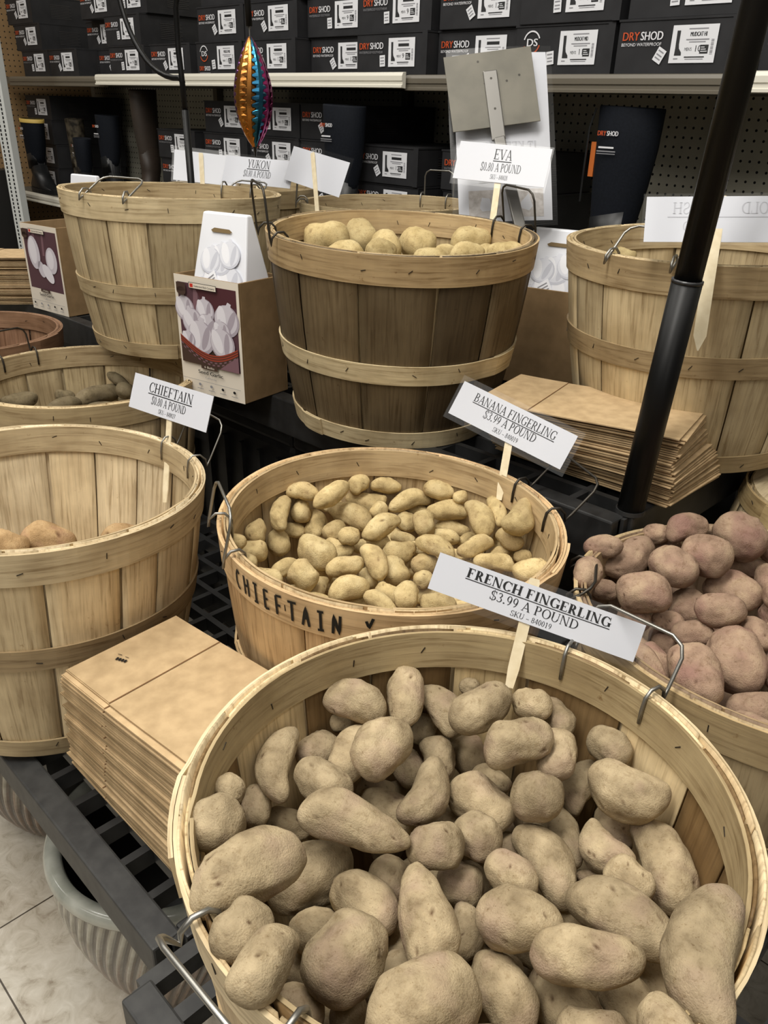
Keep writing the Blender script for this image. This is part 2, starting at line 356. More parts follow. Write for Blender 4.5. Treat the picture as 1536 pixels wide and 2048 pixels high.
# ------------------------------------------------------------------ boot aisle shelving (tilts a hair along its length like the real run)
SLOPE = math.radians(1.0)
PIV = Vector((-1.0, 0, 0))
SH = Matrix.Translation(PIV) @ Matrix.Rotation(SLOPE, 4, 'Y') @ Matrix.Translation(-PIV)
Z_UP, Z_LO = 1.343, .822
sh = thing('store_shelf', 'long boot shelving unit with grey drilled back board and white shelf lips', 'shelf', M=SH)
b = MB(); b.box(-4.72, .6, 2.38, 2.395, .3, 2.3); b.build('back_panel', PEG_G, sh)
b = MB(); b.box(-4.72, .6, 1.89, 2.38, Z_UP - .03, Z_UP); b.build('upper_shelf', SHELFSTEEL, sh)
b = MB(); b.box(-4.72, .6, 1.80, 2.38, Z_LO - .03, Z_LO); b.build('lower_shelf', SHELFSTEEL, sh)
b = MB(); b.box(-4.72, .6, 1.83, 2.38, 0, .12); b.build('base_plinth', SHELFSTEEL, sh)
def lip(x0, x1, y, z, mt):
    b = MB(); pr = [(0, .002), (-.012, .0), (-.016, -.008), (-.016, -.020), (-.013, -.022), (-.013, -.030), (-.017, -.032), (-.017, -.038), (0, -.040)]
    n = len(pr); vs = [(x, y + p[0], z + p[1]) for x in (x0, x1) for p in pr]
    b.add(vs, [(i, i + 1, n + i + 1, n + i) for i in range(n - 1)] + [tuple(range(n - 1, -1, -1)), tuple(range(n, 2 * n)), (n - 1, 0, n, 2 * n - 1)])
    b.build('shelf_lip', mt, sh)
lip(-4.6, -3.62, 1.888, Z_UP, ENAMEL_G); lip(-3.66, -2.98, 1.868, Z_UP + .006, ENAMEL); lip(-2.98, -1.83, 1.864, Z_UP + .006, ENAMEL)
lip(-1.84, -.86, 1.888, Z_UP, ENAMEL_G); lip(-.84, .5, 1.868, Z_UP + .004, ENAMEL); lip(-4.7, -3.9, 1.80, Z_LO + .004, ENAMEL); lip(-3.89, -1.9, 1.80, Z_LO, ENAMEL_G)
for x in (-3.5, -2.3, -1.1):
    b = MB(); b.box(x - .015, x + .015, 2.345, 2.38, 0, 2.3); b.build('upright', ENAMEL_G, sh)
b = MB(); b.box(-4.75, -4.735, 1.35, 2.38, .0, 2.3); struct(b.build('partition_side', PEG_B))
# slotted white upright of the neighbouring run
def post(x, y, z1):
    t = thing('slotted_post', 'white slotted steel shelf post before the brown drilled board', 'shelf post', loc=(x, y, 0), rotz=.35)
    b = MB(); b.box(-.032, .032, -.02, .02, 0, z1); bevel(b.build('post_body', flat('post_white', rgb(205, 208, 206), .4), t), .003)
    b = MB()
    for i in range(70):
        z = .3 + i * .017
        for xx in (-.014, .014): b.box(xx - .004, xx + .004, -.0206, -.0198, z, z + .011)
    b.build('slots', INK, t)
post(-4.03, 1.60, 2.2)
b = MB()
for z in (.70, .745, .79): b.box(-.15, .15, -.10, -.09, z - .02, z + .02)
for x in (-.15, .15): b.box(x - .012, x + .012, -.103, .10, .67, .83)
b.box(-.15, .15, .09, .10, .67, .83); b.box(-.15, .15, -.10, .10, .662, .672)
o = b.build('wooden_crate', mottled('crate_wood', rgb(196, 164, 138), rgb(210, 180, 154), 30), None); o.location = (-4.40, 1.53, 0); o.rotation_euler = (0, 0, .2)
tag(o, 'small pale slatted wooden crate beside the white slotted post', 'crate')
b = MB(); b.box(-.22, .22, -.12, .12, 0, .66); b.box(-.22, .22, -.12, .12, .85, 1.0); b.box(-.22, -.19, -.12, .12, .66, .85); b.box(.19, .22, -.12, .12, .66, .85)
o = b.build('display_stand', flat('stand_black', rgb(30, 29, 28), .6)); o.location = (-4.40, 1.53, 0); o.rotation_euler = (0, 0, .2)
tag(o, 'dark open display stand holding the small wooden crate', 'display stand')

# ------------------------------------------------------------------ boot boxes
BW, BD, BH = .285, .375, .1095
def boot_outline():
    return [(-.3, 1), (.12, 1), (.12, .45), (.2, .28), (.52, .12), (.55, 0), (-.28, 0), (-.26, .3)]
def size_label(kind, w, h, M):
    b = MB(); b.poly([(0, 0), (w, 0), (w, h), (0, h)], M, 0); I = up(M, .0004)
    b.poly([(w * .16 + p[0] * h * .27, h * .2 + p[1] * h * .66) for p in boot_outline()], I, 1)
    rect(b, w * .36, w * .78, h * .88, h * .91, I, 2)
    t1, t2, t3 = kind
    if t1: put_sans(b, t1, w * .58, h * .70, h * .12, I, 1, width=w * .36, align='c', bold=.08)
    else: rect(b, w * .38, w * .78, h * .70, h * .80, I, 1)
    rect(b, w * .33, w * .83, h * .60, h * .63, I, 2); rect(b, w * .4, w * .76, h * .54, h * .565, I, 2)
    put_sans(b, t2, w * .32, h * .32, h * .09, I, 1, width=w * .16); put_sans(b, t3, w * .53, h * .3, h * .17, I, 1)
    rect(b, w * .66, w * .84, h * .24, h * .47, I, 1)
    for k in range(3): rect(b, w * .68, w * (.82 - .03 * k), h * (.29 + .055 * k), h * (.31 + .055 * k), up(I, .0003), 0)
    for k in range(12): rect(b, w * .88, w * .94, h * (.22 + .034 * k), h * (.22 + .034 * k + (.02 if k % 3 else .012)), I, 2)
    rect(b, w * .34, w * .78, h * .14, h * .17, I, 1); rect(b, w * .36, w * .76, h * .09, h * .11, I, 2); rect(b, w * .1, w * .2, h * .1, h * .13, I, 2)
    return b
KINDS = {'a': ('MUDCAT HI', "MEN'S", '10'), 'd': ('MUDCAT MID', "MEN'S", '11'), 'l': ('', "MEN'S", '12'), 's': ('', "MEN'S", '9')}
def make_box(kind, style, tagline, tilt):
    """black boot carton; local origin at the front lower corner, front face in the plane y = 0"""
    t = thing('boot_box', 'x', 'shoe box')
    b = MB(); b.box(0, BW, 0, BD, 0, BH); ca = bevel(b.build('carton', CARTON, t), .002)
    b = MB(); b.box(-.0015, BW + .0015, -.0018, BD + .001, BH - .004, BH + .0005); b.box(BW - .018, BW + .0015, -.0018, 0, 0, BH - .004); b.build('lid_flap', CARTON, t)
    F = frame((0, -.0022, 0), (1, 0, 0), (0, 0, 1))
    b = MB()
    if style == 'a':
        x, z, k = .012, BH * .62, .0175
        V, Fc, w1 = sans('DRY'); put_sans(b, 'DRY', x, z, k, F, 0, bold=.06, width=.043); put_sans(b, 'SHOD', x + .046, z, k, F, 1, bold=.06, width=.055)
        put_sans(b, tagline, x, z - .0115, .0068, F, 1 if len(tagline) < 18 else 2, width=.1)
    else:
        cx, cz = .052, BH * .66
        for q in _arc(cx, cz, .026, .026, 20, 165, .0035, .0035): b.poly([p for p in q[::-1]], F, 1)
        for q in _arc(cx, cz, .026, .026, -15, -160, .0035, .0035): b.poly(q, F, 0)
        put_sans(b, 'DS', cx, cz - .008, .017, F, 1, bold=.08, align='c', width=.034)
        put_sans(b, 'DRY', .018, .018, .015, F, 0, bold=.06, width=.03); put_sans(b, 'SHOD', .050, .018, .015, F, 1, bold=.06, width=.038); rect(b, .018, .088, .008, .012, F, 2)
    b.build('logo', [ORANGE, LOGOW, LOGOG], ca)
    L = F @ Matrix.Translation((.136, BH * .20, .0002)); size_label(KINDS[kind], .105, BH * .66, L).build('size_label', [LABEL, LABINK, LABGREY], t)
    P = F @ Matrix.Translation((.112, BH * .34, .0006)) @ Matrix.Rotation(tilt, 4, 'Z')
    b = MB(); rect(b, -.011, .011, -.0145, .0145, P, 0)
    for z in (-.007, .0, .008): rect(b, -.008, .007, z - .0014, z + .0014, up(P, .0003), 1)
    b.build('price_sticker', [LABEL, LABGREY], t)
    b = MB(); S = frame((BW + .0017, 0, 0), (0, 1, 0), (0, 0, 1))
    for k in range(9): rect(b, .09, .19 - .01 * (k % 2), .026 + .0065 * k, .0285 + .0065 * k, S)
    b.build('vent_print', CARTON_SIDE, ca)
    return t
PROTO = [make_box('l', 'a', 'BEYOND WATERPROOF', .55), make_box('s', 'a', 'WATERPROOF FOOTWEAR', 0.05), make_box('a', 'a', 'BEYOND WATERPROOF', -.5), make_box('d', 'd', '', .12)]
used = [False] * 4
def put_box(x, y, z, p, label, group):
    if used[p]: o = copy_tree(PROTO[p])
    else: o = PROTO[p]; used[p] = True
    o.matrix_world = SH @ Matrix.Translation((x, y, z)); o['label'] = label; o['group'] = group
W_NUM = ORD
up1 = [(-4.446, 1.89, 1), (-4.158, 1.89, 0), (-3.872, 1.99, 0), (-3.584, 1.89, 1), (-3.272, 1.9, 0), (-2.944, 1.9, 3), (-2.652, 1.9, 0), (-2.36, 1.96, 0), (-2.063, 1.89, 1), (-1.772, 1.93, 0), (-1.484, 1.905, 3), (-1.179, 1.89, 2), (-.858, 1.93, 2)]
up2 = [(-4.516, 1.9, 0), (-3.977, 2.0, 0), (-3.615, 1.9, 1), (-2.955, 1.92, 0), (-2.665, 1.92, 0), (-2.365, 1.95, 1), (-2.07, 1.91, 1), (-1.763, 1.92, 0), (-1.474, 1.90, 1), (-1.17, 1.905, 1)]
up3 = [(-4.575, 1.9, 0), (-3.911, 1.95, 0), (-3.6, 1.93, 1), (-2.94, 1.93, 0), (-2.645, 1.93, 0)]
for r, row in enumerate((up1, up2, up3)):
    for i, (x, y, p) in enumerate(row):
        rn = ('standing on the long upper shelf', 'second up on the upper shelf', 'third up on the upper shelf')[r]
        put_box(x, y, Z_UP + r * (BH + .001) + .0005, p, f'black boot box {rn}, {ORD[i]} from the brown board', 'boot boxes on the upper shelf')
low = [(-4.64, 1.95, 4, 1), (-3.369, 1.96, 3, 0), (-3.02, 1.96, 4, 0), (-2.72, 1.96, 4, 1), (-2.425, 1.96, 4, 0), (-2.118, 1.93, 3, 1), (-1.76, 1.96, 3, 0)]
for i, (x, y, n, p) in enumerate(low):
    for k in range(n):
        w = ('bottom', 'second', 'third', 'top')[k] if n == 4 else ('bottom', 'middle', 'top')[k]
        put_box(x + .004 * math.sin(k * 2 + i), y + .006 * (k % 2), Z_LO + k * (BH + .001) + .0005, (p + (k == 2)) % 2, f'black boot box, {w} of the {ORD[i]} stack from brown board, lower shelf', 'boot boxes on the lower shelf')

# ------------------------------------------------------------------ boots (toe towards +x)
def boot(label, x, y, H, wid, mat_shaft, mat_foot, rot=0, logo=True, trim=None, foot=.27, band=.5, tabs=False, sole=RUBBER):
    t = thing('rubber_boot', label, 'boot', M=SH @ Matrix.Translation((x, y, Z_LO + .0005)) @ Matrix.Rotation(rot, 4, 'Z'), group='display boots on the lower shelf')
    def loft(secs, n=24, cap0=True, cap1=True):
        b = MB(); vs = []
        for (c, ax, rx, ry, tilt) in secs:       # centre, half sizes, tilt of section about y
            for k in range(n):
                a = 2 * math.pi * k / n; lx = rx * math.cos(a); vs.append((c[0] + lx * math.cos(tilt), c[1] + ry * math.sin(a), c[2] + lx * math.sin(tilt)))
        m = len(secs); fs = [(i * n + k, i * n + (k + 1) % n, (i + 1) * n + (k + 1) % n, (i + 1) * n + k) for i in range(m - 1) for k in range(n)]
        if cap0: fs.append(tuple(range(n - 1, -1, -1)))
        if cap1: fs.append(tuple((m - 1) * n + k for k in range(n)))
        b.add(vs, fs); return b
    w = wid / 2; zb = H * band
    sh_ = loft([((.0, 0, H - .03), 0, w * .93, w * .62, .0), ((.0, 0, H), 0, w, w * .66, -.03), ((0, 0, H - .004), 0, w * 1.02, w * .68, -.03), ((0, 0, H * .8), 0, w * .98, w * .64, 0), ((-.004, 0, H * .62), 0, w * .9, w * .6, 0), ((-.008, 0, zb), 0, w * .76, w * .56, .0), ((-.010, 0, zb - .03), 0, w * .72, w * .54, 0)])
    so_ = sh_.build('shaft', mat_shaft, t, True)
    ft = loft([((-.008, 0, zb + .012), 0, w * .80, w * .59, .22), ((-.010, 0, H * .33), 0, w * .68, w * .56, .1), ((-.006, 0, .135), 0, w * .66, w * .52, -.1), ((.01, 0, .095), 0, w * .86, w * .54, -.35), ((.04, 0, .06), 0, w * 1.22, w * .56, -.42), ((.055, 0, .028), 0, foot * .5, w * .57, -.06), ((.055, 0, .02), 0, foot * .49, w * .56, 0)])
    ft.build('rubber_foot', mat_foot, t, True)
    b = loft([((.055, 0, .022), 0, foot * .51, w * .6, 0), ((.055, 0, .0), 0, foot * .5, w * .58, 0)]); b.build('sole', sole, t)
    if logo:
        F = frame((-.052, -w * .66 - .0035, H * .86), (1, 0, 0), (0, 0, 1)); b = MB()
        put_sans(b, 'DRY', 0, 0, .011, F, 0, width=.024, bold=.08); put_sans(b, 'SHOD', .026, 0, .011, F, 1, width=.031, bold=.08)
        rect(b, .008, .05, -.028, -.024, F, 1); rect(b, .004, .056, -.036, -.033, F, 2); rect(b, .004, .056, -.041, -.039, F, 2); b.build('logo', [ORANGE, LOGOW, LOGOG], so_)
    if tabs:
        b = MB(); b.box(-w * 1.02 - .004, -w * .9, -.02, .02, H - .16, H - .08); b.build('pull_tab', flat('tab_orange', rgb(196, 104, 40), .6), t)
        b = MB(); b.tube([(-w * .98, -.03, H - .004), (-w * 1.1, -.034, H - .05), (-w * 1.12, -.034, H - .14), (-w * 1.15, -.03, H - .22)], .0025, 6); b.build('hang_cord', RUBBER, t)
    if trim:
        b = MB(); n = 28; vs = []
        for (k1, z) in ((1.035, H - .014), (1.035, H + .003), (.98, H + .003)):
            for k in range(n): a = 2 * math.pi * k / n; vs.append((w * k1 * math.cos(a), w * .69 * k1 * math.sin(a), z - .03 * w * math.cos(a)))
        b.add(vs, [(i * n + k, i * n + (k + 1) % n, (i + 1) * n + (k + 1) % n, (i + 1) * n + k) for i in range(2) for k in range(n)]); b.build('top_trim', trim, t, True)
    return t
CAMO = mottled('camo_print', rgb(34, 31, 26), rgb(92, 84, 70), 38, .7, 0, .2, 2)
BROWNR = mottled('brown_shaft', rgb(62, 52, 44), rgb(48, 42, 37), 8, .6)
boot('tall black boot with orange tab and lettered shaft against grey drilled board', -1.15, 1.95, .455, .165, NEOPRENE, RUBBER, 0, True, None, .29, .44, True)
boot('tall black lettered boot before a stack of boot boxes, near folded white sign', -2.09, 1.865, .44, .16, NEOPRENE, RUBBER)
boot('black boot with yellow top trim standing beside the slotted white post', -4.40, 1.87, .335, .15, NEOPRENE, RUBBER, 0, True, flat('trim_yellow', rgb(206, 176, 92), .6), .30)
boot('tall camouflage patterned boot among black boots', -4.17, 1.98, .345, .13, CAMO, CAMO, -.4, False)
boot('shorter black boot with white hang tag beside camouflage boot', -3.93, 1.89, .27, .12, NEOPRENE, RUBBER, -.3)
boot('tall black boot with white side tag between short boot and brown boot', -3.80, 1.96, .37, .14, NEOPRENE, RUBBER, 0, True)
boot('tall dark brown boot leaning in front of grey drilled board', -3.50, 1.98, .475, .14, BROWNR, mottled('brown_foot', rgb(44, 36, 30), rgb(56, 46, 38), 20, .5), -1.2, False, sole=mottled('sole_brown', rgb(88, 66, 52), rgb(98, 76, 60), 20))
boot('low black ankle boot with grey lettering beside the black pole', -.73, 1.92, .25, .20, NEOPRENE, RUBBER, 0, True)

# ------------------------------------------------------------------ black plastic decks
def deck(name, label, x0, x1, y0, y1, z, pitch, front_h, mt_top, mt_bar, bar=.011, legs=None, lw=.035):
    t = thing(name, label, 'plastic deck', loc=((x0 + x1) / 2, (y0 + y1) / 2, 0)); ox, oy = (x0 + x1) / 2, (y0 + y1) / 2
    b = MB(); nx = int((x1 - x0) / pitch[0]); ny = int((y1 - y0) / pitch[1])
    for i in range(nx + 1): x = x0 + (x1 - x0) * i / nx; b.box(x - bar / 2 - ox, x + bar / 2 - ox, y0 - oy, y1 - oy, z - .025, z - .0006)
    for j in range(ny + 1): y = y0 + (y1 - y0) * j / ny; b.box(x0 - ox, x1 - ox, y - bar / 2 - oy, y + bar / 2 - oy, z - .025, z)
    b.build('grid_top', mt_top, t)
    b = MB(); b.box(x0 - ox, x1 - ox, y0 - .022 - oy, y0 + .012 - oy, z - front_h, z + .001); bevel(b.build('front_rail', mt_bar, t), .003)
    b = MB(); b.box(x1 - .012 - ox, x1 + .012 - ox, y0 + .012 - oy, y1 - oy, z - front_h, z + .001); bevel(b.build('end_rail', mt_top, t), .003)
    for lx in (legs or (x0 + .1, x1 - .15)):
        for ly in (y0 + .09, y1 - .08):
            if lx == -.62 and ly < .5: continue
            b = MB(); b.box(lx - lw - ox, lx + lw - ox, ly - .035 - oy, ly + .035 - oy, 0, z - .025); b.build('leg', mt_top, t)
    return t
deck('plastic_deck', 'long black plastic grid deck with grey front rail carrying the front baskets', -2.75, -.56, .250, .84, .455, (.062, .05), .05, BLACKPL, GREYPL, legs=(-2.6, -1.7, -1.053, -.62), lw=.018)
deck('plastic_deck', 'dark plastic grid deck jutting forward under the nearest potato basket', -.535, .60, .200, 1.66, .4555, (.05, .13), .07, GREYPL, GREYPL, .018)
deck('plastic_deck', 'raised black plastic grid deck carrying the rear row of baskets', -2.9, -.474, .935, 1.78, .755, (.085, .05), .07, BLACKPL, BLACKPL)
for i, (x0, x1, lab) in enumerate(((-1.24, -.68, 'black plastic tote under the deck of the dark staved basket'), (-1.9, -1.26, 'black plastic tote under the deck behind the seed garlic box'), (-2.6, -1.92, 'black plastic tote under the deck by the wall of garlic cartons'))):
    t = thing('plastic_tote', lab, 'tote', loc=((x0 + x1) / 2, 1.25, 0), group='black totes under the raised deck'); w = (x1 - x0) / 2
    b = MB(); b.box(-w, w, -.26, .26, .0, .62); bevel(b.build('tote_body', BLACKPL, t), .02)
    b = MB(); b.box(-w - .01, w + .01, -.275, .275, .62, .66); bevel(b.build('tote_lid', BLACKPL, t), .01)
    b = MB(); 
    for k in range(9): b.box(-w + .05 + k * (2 * w - .1) / 8 - .006, -w + .05 + k * (2 * w - .1) / 8 + .006, -.272, -.26, .06, .58)
    b.build('tote_ribs', BLACKPL, t)

# ------------------------------------------------------------------ ceramic planters below the front deck
def glaze():
    q = NT('planter_glaze'); tc = q.n('ShaderNodeTexCoord'); sep = q.n('ShaderNodeSeparateXYZ'); q.l(tc.outputs['Object'], sep.inputs[0])
    at = q.n('ShaderNodeVertexColor'); at.layer_name = 'tone'; nz = q.n('ShaderNodeTexNoise', i_Scale=25.0, i_Detail=5.0); q.l(tc.outputs['Object'], nz.inputs['Vector'])
    c = q.mix(1.0, at.outputs[0], q.ramp(nz.outputs[0], [(.3, (.6, .56, .5, 1)), (.6, (1.05, 1.05, 1.05, 1))]), 'MULTIPLY')
    q.l(c, q.b.inputs['Base Color']); q.b.inputs['Roughness'].default_value = .18; q.b.inputs['Specular IOR Level'].default_value = .6; return q.mat
GLAZE = glaze(); GL_IN = flat('planter_inside', rgb(26, 24, 22), .5); GL_RIM = mottled('planter_rim_glaze', rgb(138, 140, 130), rgb(176, 176, 166), 18, .15, 0, .6)
def planter(x, y, R, H, label):
    t = thing('ceramic_planter', label, 'planter', loc=(x, y, 0), group='ribbed planters on the floor')
    b = MB(); n = 360; rows = 26; P = []
    for i in range(rows):
        s = i / (rows - 1); z = H * s * .93; r = R * (.50 + .47 * math.sin(min(1, s * 1.02) * math.pi * .5) ** .8)
        P.append((r, z))
    for i, (r, z) in enumerate(P):
        for k in range(n):
            a = 2 * math.pi * k / n + .55 * z / H; w = .5 + .5 * math.cos(k / n * 2 * math.pi * 60); rr = r * (1 + .028 * (w - .5) * min(1, 6 * (1 - i / rows)) * min(1, i / 2)); b.v.append((rr * math.cos(a), rr * math.sin(a), z))
    for i in range(rows - 1):
        s = i / rows
        for k in range(n):
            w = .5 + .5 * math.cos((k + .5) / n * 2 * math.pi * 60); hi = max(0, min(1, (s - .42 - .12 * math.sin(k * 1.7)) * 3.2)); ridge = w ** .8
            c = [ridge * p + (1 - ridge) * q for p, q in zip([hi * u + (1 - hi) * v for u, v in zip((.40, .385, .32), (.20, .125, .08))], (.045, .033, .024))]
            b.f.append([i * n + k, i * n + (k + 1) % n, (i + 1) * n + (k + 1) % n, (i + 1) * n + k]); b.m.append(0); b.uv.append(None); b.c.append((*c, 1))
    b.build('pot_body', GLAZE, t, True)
    b = MB(); b.lathe([(R * .965, H * .925), (R * .99, H * .935), (R * 1.0, H * .955), (R * .985, H * .985), (R * .95, H), (R * .87, H * .99), (R * .85, H * .96)], 96); b.build('pot_rim', GL_RIM, t, True)
    b = MB(); b.lathe([(R * .85, H * .965), (R * .84, H * .8), (R * .7, H * .35), (R * .45, .03), (.001, .03)], 64); b.build('pot_inside', GL_IN, t, True)
planter(-.845, .395, .172, .30, 'ribbed ceramic planter with pale rim, nearest the jutting deck')
planter(-1.29, .42, .20, .33, 'brown ribbed ceramic planter farther along under the grey front rail')

# ------------------------------------------------------------------ baskets
def tone(c, k): return (c[0] * k, c[1] * k, c[2] * k, 1)
def basket(name_label, c, t, zbase_, pal, seed, group='bushel baskets', R=.23, rb=.176, n=15, dark=False, inner=None, hoop=None, mid=.42, gap=.0055, hooptones=None):
    zbase = zbase_ + .176 * math.hypot(t[0], t[1]) * .75
    rnd = random.Random(seed); nrm = Vector((t[0], t[1], 1)).normalized(); c = Vector(c); h = (c.z - zbase) / nrm.z
    q = Vector((0, 0, 1)).rotation_difference(nrm); M = Matrix.Translation(c - nrm * h) @ q.to_matrix().to_4x4()
    root = thing('bushel_basket', name_label, 'basket', M=M, group=group); root['h'] = h
    def rad(z, off=0): s = z / h; return rb + (R - .0085 - rb) * s + .006 * math.sin(s * math.pi) + off
    def stave_layer(name, N, off, th, cols, phase, gp, jit):
        b = MB(); edges = [phase + 2 * math.pi * (i + rnd.uniform(-jit, jit)) / N for i in range(N)]; edges.append(edges[0] + 2 * math.pi)
        for i in range(N):
            a0, a1 = edges[i] + gp / R / 2 * rnd.uniform(.3, 1), edges[i + 1] - gp / R / 2 * rnd.uniform(.3, 1)
            col = cols[i % len(cols)] if len(cols) == 5 else cols[rnd.randrange(len(cols))]; col = tone(col, rnd.uniform(.74, 1.14)); du = rnd.uniform(0, 9); nu, nv = 5, 7; vs = []; sk = rnd.uniform(-.012, .012)
            for side in (0, 1):
                for j in range(nv + 1):
                    z = h * j / nv * .998 + .002
                    for k in range(nu + 1):
                        a = a0 + (a1 - a0) * k / nu + sk * (1 - j / nv); bul = .0012 * (1 - (2 * k / nu - 1) ** 2); r = rad(z, off) + bul - (th if side else 0); vs.append((r * math.cos(a), r * math.sin(a), z))
            S = (nu + 1) * (nv + 1); fs, uv = [], []
            def U(k, j): return (du + (a1 - a0) * R * k / nu, du * 3 + h * j / nv)
            for j in range(nv):
                for k in range(nu):
                    p = j * (nu + 1) + k; fs.append((p, p + 1, p + nu + 2, p + nu + 1)); uv.append((U(k, j), U(k + 1, j), U(k + 1, j + 1), U(k, j + 1)))
                    fs.append((S + p, S + p + nu + 1, S + p + nu + 2, S + p + 1)); uv.append((U(k, j), U(k, j + 1), U(k + 1, j + 1), U(k + 1, j)))
                for k, fl in ((0, 0), (nu, 1)):
                    p = j * (nu + 1) + k; f = (p, p + nu + 1, S + p + nu + 1, S + p); fs.append(f[::-1] if fl else f); uv.append((U(k, j), U(k, j + 1), U(k, j + 1), U(k, j)))
            for k in range(nu):
                p = nv * (nu + 1) + k; fs.append((p, p + 1, S + p + 1, S + p)); uv.append((U(k, nv), U(k + 1, nv), U(k + 1, nv), U(k, nv)))
            b.add(vs, fs, 0, uv, col)
        return b.build(name, WOOD_V, root, True)
    inner = inner or pal
    stave_layer('staves', n, 0, .0022, pal, rnd.uniform(0, 1), gap, .18)
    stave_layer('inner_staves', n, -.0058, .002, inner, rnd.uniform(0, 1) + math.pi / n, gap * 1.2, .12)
    def hoop_strip(name, z0, z1, off, th, col, lap=.3, start=0.0, staples=15):
        b = MB(); N = 96; tot = 2 * math.pi + lap; prof = []
        for i in range(N + 1):
            a = start + tot * i / N; g = max(0, (i / N * tot - 2 * math.pi + .08)) / .08; g = min(1, g) * (th + .0006)
            wv = .0008 * math.sin(a * 3 + seed)
            for (r, z) in ((rad(z0, off), z0), (rad(z1, off), z1), (rad(z1, off) + th, z1), (rad(z0, off) + th, z0)):
                b.v.append(((r + g) * math.cos(a), (r + g) * math.sin(a), z + wv))
        W = [0, z1 - z0, z1 - z0 + th, 2 * (z1 - z0) + th, 2 * (z1 - z0) + 2 * th]
        for i in range(N):
            for k in range(4):
                l = (k + 1) % 4; b.f.append([i * 4 + k, i * 4 + l, (i + 1) * 4 + l, (i + 1) * 4 + k][::-1]); b.m.append(0); u0, u1 = R * tot * i / N, R * tot * (i + 1) / N
                b.uv.append([(u0 + seed, W[k]), (u0 + seed, W[k + 1]), (u1 + seed, W[k + 1]), (u1 + seed, W[k])][::-1]); b.c.append(col)
        b.f += [[0, 1, 2, 3], [N * 4 + 3, N * 4 + 2, N * 4 + 1, N * 4]]; b.m += [0, 0]; b.uv += [None, None]; b.c += [col, col]
        for i in range(staples):
            a = start + 2 * math.pi * (i + rnd.uniform(-.3, .3)) / staples; zz = z0 + (z1 - z0) * rnd.uniform(.35, .7); sgn = 1 if th > 0 else 0
            rr = rad(zz, off) + (th + .0003 if off >= 0 else -.0003); tl = rnd.uniform(-1.4, 1.4)
            Mx = Matrix.Rotation(a, 4, 'Z') @ Matrix.Translation((rr, 0, zz)) @ Matrix.Rotation(tl, 4, 'X')
            b.box(-.0004, .0004, -.0005, .0005, -.0038, .0038, 1, None, Mx)
        return b.build(name, [WOOD_H, STAPLE], root)
    hc = hooptones or [(.50, .37, .20)] * 4
    hoop_strip('rim_hoop', h - .043, h + .0005, .0004, .0034, tone(hc[0], 1), .35, seed * 1.3)
    hoop_strip('inner_rim_hoop', h - .040, h + .001, -.0112, .0030, tone(hc[1], 1), .3, seed * .7 + 2)
    hoop_strip('middle_hoop', h * mid - .016, h * mid + .016, .0008, .003, tone(hc[2], 1), .3, seed * 2.1)
    hoop_strip('bottom_hoop', .001, .030, .0008, .003, tone(hc[3], 1), .25, seed * .9)
    b = MB(); b.lathe([(.001, .012), (rb - .006, .012), (rb - .004, .004), (.001, .004)], 40); b.c = [tone(pal[0], .8)] * len(b.f); b.uv = [[(b.v[k][0], b.v[k][1]) for k in f] for f in b.f]; b.build('basket_floor', WOOD_V, root)
    return root
def handle(root, ang, span=.095, hgt=.06, lean=0.0, mat=WIRE, r=.0019, R=.23, lop=0.0):
    h = root['h']; a = math.radians(ang); a -= 0 if not root.rotation_euler.z else 0
    da = span / R / 2; pts = []
    def pol(r_, th, z): return Vector((r_ * math.cos(th), r_ * math.sin(th), z))
    er = Vector((math.cos(a), math.sin(a), 0)); et = Vector((-math.sin(a), math.cos(a), 0))
    bd = Vector((0, 0, 1)) * math.cos(lean) + er * math.sin(lean)
    def hook(th): return [pol(R - .0235, th, h - .026), pol(R - .0235, th, h - .012), pol(R - .0215, th, h + .002), pol(R - .015, th, h + .009), pol(R - .004, th, h + .009), pol(R + .0045, th, h + .001), pol(R + .006, th, h - .010)]
    e0 = hook(a - da); e1 = hook(a + da)
    base0, base1 = e0[-1] + er * .001, e1[-1] + er * .001
    k = .016
    sides = [base0 + bd * .012, base0 + bd * (hgt - k) + et * lop * .5, base0 + bd * (hgt - k * .35) + et * (k * .3 + lop), base0 + bd * hgt + et * (k + lop), base1 + bd * hgt - et * (k - lop), base1 + bd * (hgt - k * .35) - et * (k * .3 - lop), base1 + bd * (hgt - k) + et * lop * .5, base1 + bd * .012]
    b = MB(); b.tube(e0 + sides + e1[::-1], r, 8); return b.build('wire_handle', mat, root, True)
TAN = [(0.597, 0.474, 0.293), (0.657, 0.534, 0.345), (0.537, 0.414, 0.250), (0.698, 0.583, 0.386)]
PALE = [(0.718, 0.603, 0.414), (0.759, 0.652, 0.464), (0.638, 0.523, 0.343), (0.541, 0.443, 0.287)]
OLIVE = [(0.531, 0.433, 0.273), (0.580, 0.478, 0.305), (0.482, 0.392, 0.241)]
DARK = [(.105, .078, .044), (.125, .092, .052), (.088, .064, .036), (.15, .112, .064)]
ORNG = [(0.626, 0.438, 0.249), (0.667, 0.482, 0.277), (0.571, 0.407, 0.230)]
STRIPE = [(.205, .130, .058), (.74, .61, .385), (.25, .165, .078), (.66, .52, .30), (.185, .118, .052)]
H_TAN = [(0.550, 0.443, 0.279), (0.520, 0.413, 0.262), (0.460, 0.354, 0.210), (0.500, 0.393, 0.246)]
H_PALE = [(0.601, 0.502, 0.330), (0.501, 0.403, 0.251), (0.461, 0.363, 0.220), (0.541, 0.443, 0.279)]
H_BR = [(0.439, 0.324, 0.181), (0.497, 0.374, 0.214), (0.640, 0.542, 0.353), (0.640, 0.542, 0.353)]
B = {}
